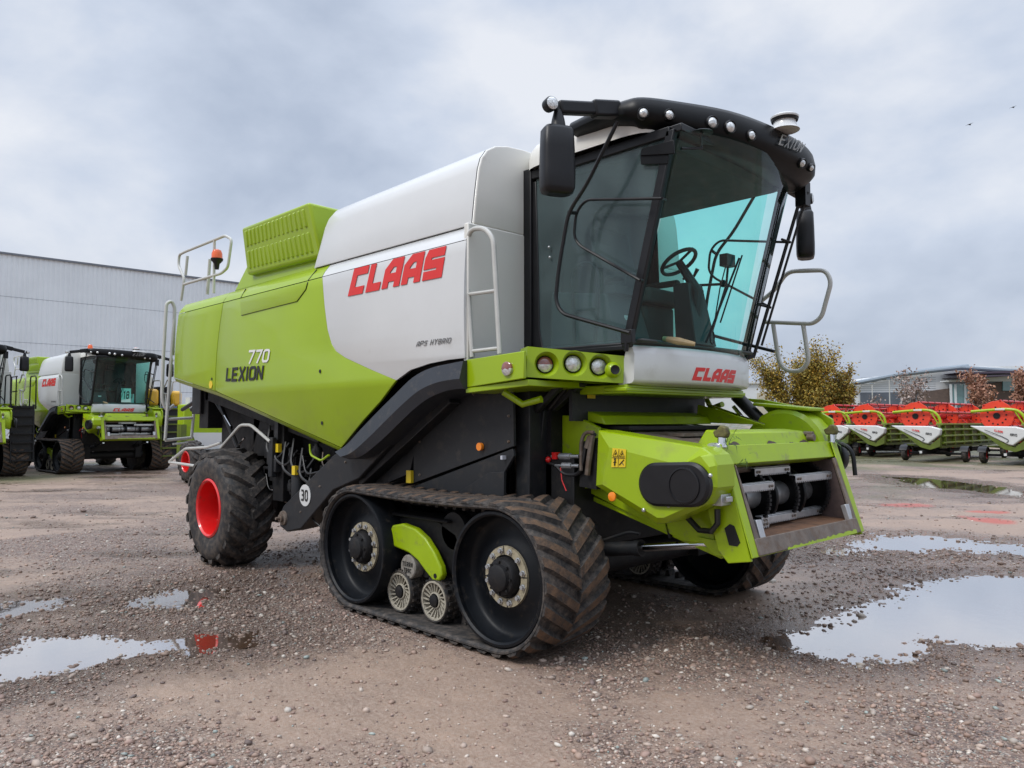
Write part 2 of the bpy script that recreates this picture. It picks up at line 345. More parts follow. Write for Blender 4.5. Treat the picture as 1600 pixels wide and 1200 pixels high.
# hatch below the louvred cover: shallow raised flap with a dark joint
hz = [at(px, py, 'y', -1.62) for px, py in ((378, 493), (465, 471), (478, 452), (480, 441), (375, 468))]
hp = [(p.x, p.z) for p in hz]; c = (sum(x for x, z in hp)/5, sum(z for x, z in hp)/5)
hp = [(x, min(z, ZC-.004)) for x, z in hp]
jo = sheet('hatch_joint', [(c[0]+(x-c[0])*1.006, min(c[1]+(z-c[1])*1.02, ZC)) for x, z in hp], M['black'], th=.002, fn=lambda z: yp(z)-.003, bevel=0)
ha = sheet('hatch', [(c[0]+(x-c[0])*.996, c[1]+(z-c[1])*.99) for x, z in hp], M['green'], th=.006, fn=lambda z: yp(z)-.012, bevel=.004)
jo.parent = ha
for x0, x1 in ((hp[4][0], hp[4][0]-.03), (hp[3][0], hp[3][0]+.05)):
    mb = MB(); mb.bar((x0, yp(ZC)-.004, ZC), (x1, -1.535, 3.435), .012, .008, up=(0, -1, .5)); mb.build('hatch_joint', M['black'], ha)
# lettering
def yq(p): return Vector((p.x, yp(p.z)-.004, p.z))
def ptext(name, s, px, w, m, gap=.16, slant=0):
    q = [at(a, b, 'y', -1.62) for a, b in px]; mb = MB()
    text(mb, s, q, w, 0, gap, fn=yq, slant=slant, nrm=(0, -1, 0)); return mb.build(name, m, K, recalc=True)
ptext('maker_lettering', 'CLAAS', ((545, 463), (691, 433), (553, 420), (697, 384)), .29, M['red_letter'], .1)
ptext('model_number', '770', ((386, 569), (421, 566), (391, 547), (425, 545)), .17, M['white_letter'], .1)
ptext('model_lettering', 'LEXION', ((352, 597), (410, 593), (355, 575), (414, 571)), .19, M['black_letter'], .12)
ptext('small_lettering', 'APS HYBRID', ((651, 542), (705, 536), (654, 533), (708, 527)), .09, M['grey_letter'], .2)

# --- grain tank side (white), its grey front, roof deck -----------
mb = MB(); prof = [(-1.2, 3.462), (-1.528, 3.461), (-1.532, 3.48), (-1.505, 3.72), (-1.472, 3.95), (-1.44, 4.05), (-1.38, 4.13), (-1.28, 4.19), (-1.14, 4.225), (-.95, 4.24), (-.4, 4.245)]
prof = prof+[(-y, z) for y, z in reversed(prof)]
xs = [-3.35, -3.28, -2.6, -1.6, -.72]
def sec(x): 
    sl = .05*(x+.7)/2.6   # the deck falls slightly to the rear
    return [(x+(.14*(z-3.48)/.6 if x < -3 else 0), y*(.985 if x < -3.3 else 1), z+(sl if z > 3.6 else 0)) for y, z in prof]
mb.loft([sec(x) for x in xs]); mb.cap(list(reversed(sec(-3.35))))
gt = mb.build('grain_tank_side', M['white'], K, angle=40)
mb = MB(); fp = [(-.705, y, z) for y, z in prof]
mb.cap(fp); fo = mb.build('grain_tank_front', M['grey_white'], K)
s = fo.modifiers.new('Solidify', 'SOLIDIFY'); s.thickness = .03; s.offset = 0
b = fo.modifiers.new('Bevel', 'BEVEL'); b.width = .02; b.segments = 3; b.limit_method = 'ANGLE'
mb = MB(); mb.box(-.74, -.685, -1.60, 1.60, 2.2, 3.462); mb.build('front_wall', M['grey_white'], K, bevel=.012)
mb = MB(); p = at(829, 452, 'x', -.68); mb.disc((-.69, p.y, p.z), (1, 0, 0), .018, 10, h=.02); mb.build('panel_lock', M['steel'], K)
# core of the body (dark), so nothing shows through
mb = MB(); mb.box(-3.3, -.76, -1.5, 1.5, 2.25, 3.5); mb.box(-6.85, -3.3, -1.45, 1.45, 2.6, 3.42); mb.box(-5.6, -1.4, -1.1, 1.1, 1.35, 2.6)
mb.box(-2.6, -.3, -1.0, 1.0, 1.0, 2.25); mb.build('body_core', M['shade'], K)
# rear green hood and deck
mb = MB()
mb.hexa([(-6.9, -1.40, 3.40), (-3.3, -1.40, 3.44), (-3.3, 1.40, 3.44), (-6.9, 1.40, 3.40), (-6.75, -1.35, 3.50), (-3.3, -1.35, 3.56), (-3.3, 1.35, 3.56), (-6.75, 1.35, 3.50)])
mb.hexa([(-5.72, -1.36, 3.5), (-3.35, -1.36, 3.5), (-3.35, 1.36, 3.5), (-5.72, 1.36, 3.5), (-5.22, -1.30, 4.02), (-3.40, -1.30, 4.06), (-3.40, 1.30, 4.06), (-5.22, 1.30, 4.02)])
mb.build('engine_hood', M['green'], K, bevel=.03)
mb = MB(); mb.hexa([(-7.0, -1.5, 2.45), (-6.9, -1.55, 2.45), (-6.9, 1.55, 2.45), (-7.0, 1.5, 2.45), (-6.95, -1.5, 3.42), (-6.85, -1.55, 3.42), (-6.85, 1.55, 3.42), (-6.95, 1.5, 3.42)]); mb.build('rear_panel', M['green'], K, bevel=.02)
# louvred cooler cover: overhanging slab with two rows of pressed slots
T0, T1 = at(377, 356, 'y', -1.52), at(482, 315, 'y', -1.56)
B0, B1 = at(386, 430, 'y', -1.42), at(502, 401, 'y', -1.42)
mb = MB(); yb = 1.2
mb.hexa([B0, B1, (B1.x, yb, B1.z), (B0.x, yb, B0.z), T0, T1, (T1.x-.1, yb, T1.z-.02), (T0.x, yb, T0.z)])
cover = mb.build('cooler_cover', M['green'], K, bevel=.035, segs=3)
mb = MB()
def Q(u, v, o=0):
    p = (B0*(1-u)+B1*u)*(1-v)+(T0*(1-u)+T1*u)*v; n = (B1-B0).cross(T0-B0).normalized(); return p+n*o
for r, (v0, v1) in enumerate(((.10, .50), (.56, .92))):
    for i in range(15):
        u0 = .05+.90*i/15; u1 = u0+.038
        a = [Q(u0, v0, -.01), Q(u1, v0, -.01), Q(u1, v1, -.01), Q(u0, v1, -.01)]
        d = [Q(u0+.008, v0+.03, .017), Q(u1-.008, v0+.03, .017), Q(u1-.008, v1-.03, .017), Q(u0+.008, v1-.03, .017)]
        mb.hexa(a+d)
rb = mb.build('louvre', M['green'], cover, bevel=.008)
# --- the arched black fender and what lies behind it ---------------
top = [(728, 563), (702, 567), (668, 575), (640, 590), (612, 617), (585, 644), (560, 670), (536, 696), (519, 706)]
inn = [(728, 607), (712, 607), (690, 611), (664, 622), (640, 640), (615, 664), (588, 690), (560, 712), (541, 718)]
tp = [at(a, b, 'y', -1.70) for a, b in top]; ip = [at(a, b, 'y', -1.70) for a, b in inn]
tp[0].x = ip[0].x = -.66
tp, ip = fair(tp), fair(ip)
mb = MB(); off = lambda L, y, dz=0: [Vector((p.x, y, p.z+dz)) for p in L]
mid = [a*.35+b*.65 for a, b in zip(tp, ip)]
mb.loft([off(tp, -1.45, .02), off(tp, -1.62, .01), off(tp, -1.67), off(mid, -1.71), off(ip, -1.66), off(ip, -1.60), off(ip, -1.25)])
for e in (0, -1): mb.cap([v[e] for v in (off(tp, -1.45, .02), off(tp, -1.62, .01), off(tp, -1.67), off(mid, -1.71), off(ip, -1.66), off(ip, -1.60), off(ip, -1.25))])
fe = mb.build('fender', M['fender'], K, angle=33); mirror_y(fe, K)
# inner wheel-house plates
def plate(name, px, y, m, th=.03, bev=.004):
    mb = MB(); q = [at(a, b, 'y', y) for a, b in px]; mb.prism(q, (0, th, 0)); return mb.build(name, m, K, bevel=bev)
w1 = plate('wheelhouse_panel', ((560, 757), (640, 636), (665, 620), (640, 740), (600, 757)), -1.30, M['dark'])
w2 = plate('wheelhouse_panel', ((646, 755), (646, 634), (672, 612), (801, 600), (803, 697)), -1.31, M['dark'])
w3 = plate('wheelhouse_panel', ((646, 760), (801, 701), (803, 712), (788, 738), (786, 790), (646, 790)), -1.30, M['dark'])
w4 = plate('wheelhouse_panel', ((700, 780), (764, 738), (787, 737), (787, 790)), -1.34, M['dark'])
for w in (w1, w2, w3): mirror_y(w, K)
mb = MB(); p = at(748, 698, 'y', -1.345); mb.disc(p, (0, 1, 0), .034, 20, h=.03); mb.build('reflector', M['orange'], K)
mb = MB(); q = at(634, 735, 'y', -1.34); q2 = at(641, 755, 'y', -1.34); mb.box(q.x, q2.x, -1.335, -1.3, q2.z, q.z); mb.build('warning_sticker', M['yellow'], K)
mb = MB(); p = at(784, 715, 'y', -1.34); mb.box(p.x-.012, p.x+.012, -1.345, -1.30, p.z-.016, p.z+.016); mb.build('part_sticker', M['paper'], K)
# the diagonal beam with its speed disc
bq = [at(a, b, 'y', -1.5) for a, b in ((437, 803), (443, 790), (520, 712), (640, 612), (720, 606), (660, 640), (560, 748), (520, 766), (470, 826), (448, 831), (437, 822))]
mb = MB(); mb.prism(bq, (0, .22, 0)); bm_ = mb.build('chassis_beam', M['dark'], K, bevel=.012); mirror_y(bm_, K)
mb = MB(); a, b = at(560, 742, 'y', -1.44), at(700, 610, 'y', -1.44); mb.bar(a+Vector((0, .1, -.07)), b+Vector((0, .1, -.07)), .2, .1); mb.build('chassis_beam', M['dark'], K, bevel=.01)
p = at(442, 809, 'y', -1.5); mb = MB(); mb.lathe([(.085, .0), (.08, .02), (.045, .025), (.045, .05), (.02, .055), (.015, .10)], (p.x+.02, -1.5, p.z), (0, -1, 0), 16); mb.build('beam_bolt', M['worn'], K)
p = at(476, 774, 'y', -1.51); mb = MB(); mb.disc((p.x, -1.508, p.z), (0, 1, 0), .118, 32, h=.006); sd = mb.build('speed_disc', M['white'], K)
mb = MB(); text(mb, '30', [Vector((p.x+dx, -1.51, p.z+dz)) for dx, dz in ((-.075, -.062), (.07, -.062), (-.075, .062), (.07, .062))], .17, gap=.2, nrm=(0, -1, 0)); mb.build('number', M['black_letter'], sd)

# --- rear machinery under the body ----------------------------------
mb = MB()
mb.box(-6.0, -3.2, -.75, .75, 1.0, 2.0); mb.box(-5.75, -5.1, -1.0, 1.0, .5, .85); mb.box(-5.2, -2.2, -.55, -.4, .62, .85); mb.box(-5.2, -2.2, .4, .55, .62, .85)
mb.box(-6.9, -6.6, -1.3, 1.3, 1.7, 2.5)
mb.prism([(-6.7, -1.3, 2.1), (-3.6, -1.3, 1.55), (-3.4, -1.3, 1.85), (-6.7, -1.3, 2.65)], (0, 2.6, 0))
mb.prism([(-6.6, -1.1, 1.0), (-5.9, -1.1, .9), (-5.2, -1.1, 2.2), (-6.6, -1.1, 2.4)], (0, 2.2, 0))
mb.box(-4.55, -4.3, -1.35, -1.1, .85, 1.75); mb.box(-4.3, -3.9, -1.25, -1.0, .7, 1.2)
for k in range(26):
    x = rng.uniform(-4.9, -2.9); z = rng.uniform(.8, 1.5)+(-3-x)*.12; s = rng.uniform(.04, .12)
    mb.box(x-s, x+s, -1.3, -1.05, z-s*.8, z+s)
mb.build('undercarriage', M['shade'], K, bevel=.008)
mb = MB(); p = at(466, 715, 'y', -1.36); mb.lathe([(.07, 0), (.075, .02), (.075, .42), (.06, .45), (.05, .47)], (p.x, -1.36, .82), (0, 0, 1), 16); fl = mb.build('filter_canister', M['dark'], K)
for px, py, y in ((459, 735, -1.44), (433, 700, -1.40), (422, 717, -1.40)):
    p = at(px, py, 'y', y); mb = MB(); mb.box(p.x-.035, p.x+.035, y-.006, y+.04, p.z-.05, p.z+.05); mb.build('warning_sticker', M['yellow'], K)
for k in range(8):
    x = -4.7+k*.2; mb = MB(); z = 1.5-.1*k+rng.uniform(-.1, .1)
    mb.tube(rnd([(x, -1.32, z+.3), (x+.1, -1.42, z), (x+.35, -1.4, z-.1), (x+.45, -1.3, z+.1)], .1), .016, 6); mb.build('hose', M['hose'], K)
mb = MB(); mb.tube(rnd([at(484, 694, 'y', -1.5), at(485, 711, 'y', -1.5), at(502, 720, 'y', -1.5), at(514, 711, 'y', -1.5)], .05), .012, 6); mb.build('panel_stay', M['green'], K)
mb = MB()
for (a, b, r) in (((330, 618), (362, 668), .02), ((350, 648), (361, 667), .011), ((300, 640), (335, 618), .035), ((285, 640), (330, 612), .03), ((338, 618), (372, 700), .03)):
    mb.tube([at(*a, 'y', -1.25), at(*b, 'y', -1.25)], r, 8)
mb.build('gas_strut', M['black'], K)
mb = MB(); mb.tube([at(351, 649, 'y', -1.27), at(361, 666, 'y', -1.27)], .014, 8); mb.tube([at(372, 697, 'y', -1.2), at(382, 684, 'y', -1.2)], .014, 8); mb.build('strut_rod', M['chrome'], K)
mb = MB(); mb.box(-7.05, -6.75, -1.35, -1.1, 1.9, 2.5); mb.build('rear_bracket', M['black'], K, bevel=.01)

# denser plumbing, brackets and boxes around the rear axle
for k in range(16):
    mb = MB(); x = rng.uniform(-4.9, -3.1); z = rng.uniform(.95, 1.75)-.13*(x+4); y = rng.uniform(-1.42, -1.2)
    if k % 3 == 0: mb.tube(rnd([(x, y, z), (x+rng.uniform(-.1, .3), y-.04, z-rng.uniform(.1, .4)), (x+rng.uniform(.1, .6), y, z-rng.uniform(.0, .5))], .1), rng.uniform(.008, .016), 6); nm, mm = 'pipe', 'worn' if k % 2 else 'hose'
    elif k % 3 == 1: mb.lathe([(.0, 0), (.03, .0), (.05, .02), (.05, .12), (.03, .15), (.02, .19)], (x, y, z-.1), (rng.uniform(-.5, .5), -.4, 1), 12); nm, mm = 'valve', 'dark'
    else: mb.box(x, x+rng.uniform(.05, .16), y, y+.05, z-rng.uniform(.1, .3), z+.04); nm, mm = 'bracket', 'dark'
    mb.build(nm, M[mm], K, bevel=.004)
def bolts(px, y, r=.012):
    for a, b in px:
        p = at(a, b, 'y', y); mb = MB(); mb.lathe([(r*1.5, 0), (r*1.5, -.003), (r, -.004), (r, -.012), (0, -.012)], p, (0, 1, 0), 6); mb.build('panel_bolt', M['worn'], K)
bolts(((656, 640), (690, 622), (740, 616), (790, 612), (656, 690), (656, 742), (795, 650), (795, 690)), -1.31, .009)
bolts(((470, 800), (500, 760), (540, 722), (600, 668), (650, 626)), -1.5, .010)
# --- rear wheels -----------------------------------------------------
def tyre(R, rim, x, z, y0, y1, nl, name='rear_wheel', parent=K, sgn=1, lug=.05):
    W = abs(y1-y0); sg = 1 if y1 > y0 else -1            # y0 = outer face
    mb = MB(); o = Vector((x, y0, z)); ax = (0, sg, 0); b = R-lug
    mb.lathe([(rim, .05), (rim+.02, .015), (rim+.1, -.005), (b-.12, -.012), (b-.05, .01), (b-.015, .06), (b, .14), (b, W-.14), (b-.015, W-.06), (b-.05, W-.01), (b-.12, W+.012), (rim+.1, W+.005), (rim+.02, W-.015), (rim, W-.05)], o, ax, 56, 0, caps=False)
    for h in (0, 1):
        for k in range(nl):
            a0 = 2*PI*(k+.5*h)/nl; rows = []
            for i in range(7):
                t = i/6; yy = (.0+t*.56)*W; yy = yy if h == 0 else W-yy
                a = a0+(t**.85)*.36*sgn; hw = (.058+.02*t)/R
                rr = b-.04+.03*min(1, t*4); hh = R-(.055*(1-min(1, t*3)))
                rows.append([Vector((x+r_*math.sin(a+d), y0+sg*yy, z+r_*math.cos(a+d))) for r_, d in ((rr, -hw*1.25), (hh, -hw*.75), (hh, hw*.75), (rr, hw*1.25))])
            mb.loft(rows, 1); mb.cap(rows[0], 1); mb.cap(list(reversed(rows[-1])), 1)
    w = mb.build(name, [M['rubber_clean'], M['rubber']], parent, angle=40)
    mb = MB(); mb.lathe([(rim+.012, .015), (rim-.01, .0), (rim-.03, .02), (rim-.04, .07), (rim-.045, W*.5), (rim-.09, W*.55), (.2, W*.5), (.16, W*.46), (.14, W*.46), (.13, W*.40), (.0, W*.39)], o, ax, 40, 0, caps=False)
    mb.lathe([(rim-.045, W*.5), (rim-.04, W-.07), (rim-.01, W), (rim+.012, W-.02)], o, ax, 40, 0, caps=False)
    for k in range(10):
        a = 2*PI*k/10; mb.lathe([(.016, 0), (.016, -.03), (.0, -.03)], o+Vector((.17*math.cos(a), sg*W*.46, .17*math.sin(a))), ax, 6, 1)
    mb.build('rim', [M['red'], M['steel']], w, angle=30)
    return w
rw = tyre(.735, .355, -5.42, .72, -1.78, -1.21, 17, lug=.06)
rw2 = tyre(.735, .355, -5.42, .72, 1.90, 1.33, 17, lug=.06)

# --- crawler tracks ----------------------------------------------------
AX0, AX1, AZ = -2.19, -.21, .60; RB = .555
SEG = [AX1-AX0, PI*RB]; LOOP = 2*(SEG[0]+SEG[1])
def tpath(s, h):
    s = s % LOOP; D = SEG[0]; A = SEG[1]
    if s < D: return (AX0+s, AZ-RB-h)                    # along the ground, forwards
    s -= D
    if s < A: a = s/RB; return (AX1+(RB+h)*math.sin(a), AZ-(RB+h)*math.cos(a))
    s -= A
    if s < D:
        sag = -.02*math.sin(PI*s/D); return (AX1-s, AZ+RB+h+sag)
    s -= D; a = s/RB; return (AX0-(RB+h)*math.sin(a), AZ+(RB+h)*math.cos(a))
def track(sg):
    y0, y1 = sg*1.76, sg*1.05; W = .71; Y = lambda t: y0+(y1-y0)*t
    mb = MB(); N = 132; prof = [(-.035, .03), (-.035, .97), (-.02, 1), (-.005, 1), (.004, .96), (.004, .04), (-.005, 0), (-.02, 0)]
    rows = []
    for k in range(N+1):
        s = LOOP*k/N; rows.append([Vector((*tpath(s, h),)+(0,)) for h, t in prof])
        rows[-1] = [Vector((p.x, Y(t), p.y)) for p, (h, t) in zip(rows[-1], prof)]
    mb.loft(rows, 0, True)
    nl = 44
    for h2 in (0, 1):                                     # chevron bars, the two halves staggered
        for k in range(nl):
            s0 = LOOP*(k+.5*h2)/nl; rows = []; jit = rng.uniform(-.006, .006)
            for i in range(7):
                t = i/6; tt = .0+t*.50; tt = tt if h2 == 0 else 1-tt
                s = s0-(t*.20)+jit; hw = .042
                lo = [tpath(s-hw*1.35, .002), tpath(s-hw*.8, .040-(.02 if i == 0 else 0)), tpath(s+hw*.8, .040-(.02 if i == 0 else 0)), tpath(s+hw*1.35, .002)]
                rows.append([Vector((a, Y(tt), b)) for a, b in lo])
            q0 = len(mb.m); mb.loft(rows[:], 0)
            for i in range(q0, len(mb.m)):
                if (i-q0) % 3 == 1: mb.m[i] = 1
            mb.cap(rows[0], 0); mb.cap(list(reversed(rows[-1])), 0)
    for k in range(60):                                    # guide blocks inside
        s = LOOP*(k+.5)/60; q = [tpath(s-.03, -.034), tpath(s+.03, -.034), tpath(s+.018, -.10), tpath(s-.018, -.10)]
        mb.prism([Vector((a, Y(.42), b)) for a, b in q], (0, (y1-y0)*.16, 0), 0)
    belt = mb.build('crawler_track', [M['rubber'], M['mud']], K, angle=35)
    ax = (0, -sg, 0)
    for nm, x in (('drive_wheel', AX1), ('idler_wheel', AX0)):
        mb = MB(); o = Vector((x, sg*1.735, AZ)); r = .518
        mb.lathe([(r-.035, .06), (r-.045, .015), (r-.03, 0), (r-.01, .002), (r, .02), (r, .26), (r-.05, .27), (r-.05, .42), (r, .43), (r, .655), (r-.015, .67), (r-.045, .655), (r-.05, .45)], o, ax, 56, 0, caps=False)
        mb.lathe([(r-.035, .06), (r-.05, .16), (r-.07, .18), (.43, .185), (.40, .195), (.30, .17), (.26, .145), (.24, .14), (.15, .14), (.0, .14)], o, ax, 56, 0, caps=False)
        mb.lathe([(r-.05, .45), (.42, .40), (.26, .37), (.24, .42), (.0, .42)], o, ax, 40, 0, caps=False)
        w = mb.build(nm, M['wheel_dark'], belt, angle=40)
        mb = MB(); mb.lathe([(.235, .14), (.232, .12), (.168, .12), (.165, .14)], o, ax, 48, 0, caps=False)
        for k in range(12):
            a = 2*PI*(k+.5)/12; c = o+Vector((.2*math.cos(a), -sg*.12, .2*math.sin(a))); mb.lathe([(.024, 0), (.024, -.008), (.017, -.010), (.017, -.026), (0, -.026)], c, ax, 6, 1)
        for a in (0.1, PI/2+.1, PI+.1, 3*PI/2+.1): mb.bar(o+Vector((.168*math.cos(a), -sg*.1185, .168*math.sin(a))), o+Vector((.233*math.cos(a), -sg*.1185, .233*math.sin(a))), .007, .004, 2, up=(0, 1, 0))
        mb.build('hub_ring', [M['tan'], M['steel'], M['black']], w, angle=40)
        mb = MB(); mb.lathe([(.155, .14), (.15, .08), (.135, .06), (.11, .052), (.10, .025), (.075, .012), (.0, .01)], o, ax, 28, 0, caps=False)
        for k in range(8):
            a = 2*PI*k/8; mb.lathe([(.011, 0), (.011, -.014), (0, -.014)], o+Vector((.122*math.cos(a), -sg*.055, .122*math.sin(a))), ax, 6, 0)
        mb.build('hub_cap', M['shade'], w, angle=35)
    for x in (-1.60, -1.10):
        for inner in (0, 1):
            o = Vector((x, sg*(1.62 if not inner else 1.09), .27)); A2 = ax if not inner else (0, sg, 0)
            mb = MB(); mb.lathe([(.165, .01), (.178, 0), (.185, .01), (.187, .03), (.187, .2), (.17, .22)], o, A2, 36, 0, caps=False)
            for k in range(22):
                for q in range(3):
                    a = 2*PI*(k+.33*q)/22; c0 = o+Vector(A2)*(.04+.06*q)+Vector((.187*math.cos(a), 0, .187*math.sin(a))); mb.box(c0.x-.011, c0.x+.011, c0.y-.02, c0.y+.02, c0.z-.011, c0.z+.011)
            rl = mb.build('track_roller', M['rubber_clean'], belt, angle=40)
            mb = MB(); mb.lathe([(.166, .012), (.166, .0), (.150, .0), (.148, .02), (.148, .1)], o, A2, 36, 0, caps=False); mb.lathe([(.150, .11), (.0, .11)], o, A2, 20, 1, caps=False)
            for k in range(20):
                a = 2*PI*k/20; d = Vector((math.cos(a), 0, math.sin(a))); d2 = Vector((math.cos(a+.25), 0, math.sin(a+.25)))
                mb.bar(o+d2*.06+Vector(A2)*.035, o+d*.152+Vector(A2)*.012, .010, .014, 0, up=A2)
            mb.lathe([(.07, .05), (.07, .012), (.06, .01)], o, A2, 20, 0, caps=False); mb.lathe([(.058, .05), (.052, -.005), (.03, -.012), (0, -.012)], o, A2, 18, 1, caps=False)
            mb.build('spoked_disc', [M['roller'], M['shade']], belt, angle=35)
    # suspension arm and its green cover
    mb = MB(); q = [(-1.95, .86), (-1.6, .94), (-1.2, .93), (-.95, .84), (-.78, .6), (-.86, .45), (-1.1, .5), (-1.35, .40), (-1.62, .42), (-1.9, .7)]
    mb.prism([Vector((a, sg*1.50, b)) for a, b in q], (0, -sg*.34, 0)); mb.box(-1.9, -1.0, min(sg*1.56, sg*1.3), max(sg*1.56, sg*1.3), .925, .955)
    mb.lathe([(.16, 0), (.17, .02), (.17, .1)], (-.98, sg*1.50, .86), ax, 18); mb.lathe([(.10, 0), (.11, .02), (.11, .2)], (-1.9, sg*1.54, .83), ax, 18)
    mb.build('suspension_arm', M['shade'], belt, bevel=.015)
    q = [(608, 833), (612, 821), (628, 818), (648, 826), (664, 841), (677, 862), (688, 886), (690, 900), (686, 908), (676, 908), (664, 893), (652, 876), (638, 864), (612, 853)]
    pp = [at(a, b, 'y', -1.62) for a, b in q]; mb = MB(); mb.prism([Vector((p.x, sg*1.62, p.z)) for p in pp], (0, -sg*.07, 0)); cv = mb.build('arm_cover', M['green_worn'], belt, bevel=.018, segs=3)
    p = at(680, 900, 'y', -1.62); mb = MB(); mb.lathe([(.022, 0), (.022, .01), (.01, .01), (.01, .004)], (p.x, sg*1.622, p.z), ax, 14); mb.build('cover_bolt', M['black'], belt)
    p = at(637, 886, 'y', -1.60); mb = MB(); mb.lathe([(.0, 0), (.10, 0), (.108, .01), (.108, .12)], (p.x, sg*1.60, p.z), ax, 28, caps=False); mb.build('round_badge', M['badge'], belt)
    if sg < 0:
        mb = MB(); x, z = p.x, p.z
        text(mb, 'TERRA', [Vector((x+dx, -1.601, z+dz)) for dx, dz in ((-.075, .005), (.075, .005), (-.075, .045), (.075, .045))], .18, gap=.25, nrm=(0, -1, 0), h=.003)
        text(mb, 'TRAC', [Vector((x+dx, -1.601, z+dz)) for dx, dz in ((-.055, -.05), (.055, -.05), (-.055, -.01), (.055, -.01))], .18, gap=.25, nrm=(0, -1, 0), h=.003)
        mb.build('badge_lettering', M['black_letter'], belt)
    return belt
tr1 = track(-1); tr2 = track(1); tr2.location.y = .16      # the machine's centre line lies a little off the origin
mb = MB(); mb.lathe([(.13, 0), (.13, 2.1)], (AX1, -1.05, AZ), (0, 1, 0), 14); mb.box(-2.3, .0, -.95, -.75, .5, .95); mb.box(-2.3, .0, .75, .95, .5, .95)
mb.box(-.55, -.05, -1.0, 1.0, .75, 1.5); mb.build('front_axle', M['shade'], K, bevel=.01)
# --- cab platform, lamps, bumper --------------------------------------
def holed_plate(mb, P, outer, holes, th, mi=0):
    """flat plate with round holes: P maps (u, v) metres to 3-D, th = offset vector"""
    bm = bmesh.new(); edges = []
    def loop(pts):
        vs = [bm.verts.new((a, b, 0)) for a, b in pts]
        for i in range(len(vs)): edges.append(bm.edges.new((vs[i-1], vs[i])))
        return vs
    loop(outer)
    for (cx, cy, r) in holes: loop([(cx+r*math.cos(2*PI*k/24), cy+r*math.sin(2*PI*k/24)) for k in range(24)])
    bmesh.ops.triangle_fill(bm, use_beauty=True, use_dissolve=False, edges=edges)
    bm.verts.index_update(); vs = [P(v.co.x, v.co.y) for v in bm.verts]; fs = [[v.index for v in f.verts] for f in bm.faces]
    mb.add(vs, fs, mi); th = Vector(th); n = len(outer); o = [P(*p) for p in outer]
    for i in range(n): mb.add([o[i-1], o[i], o[i]+th, o[i-1]+th], [(0, 1, 2, 3)], mi)
    bm.free()
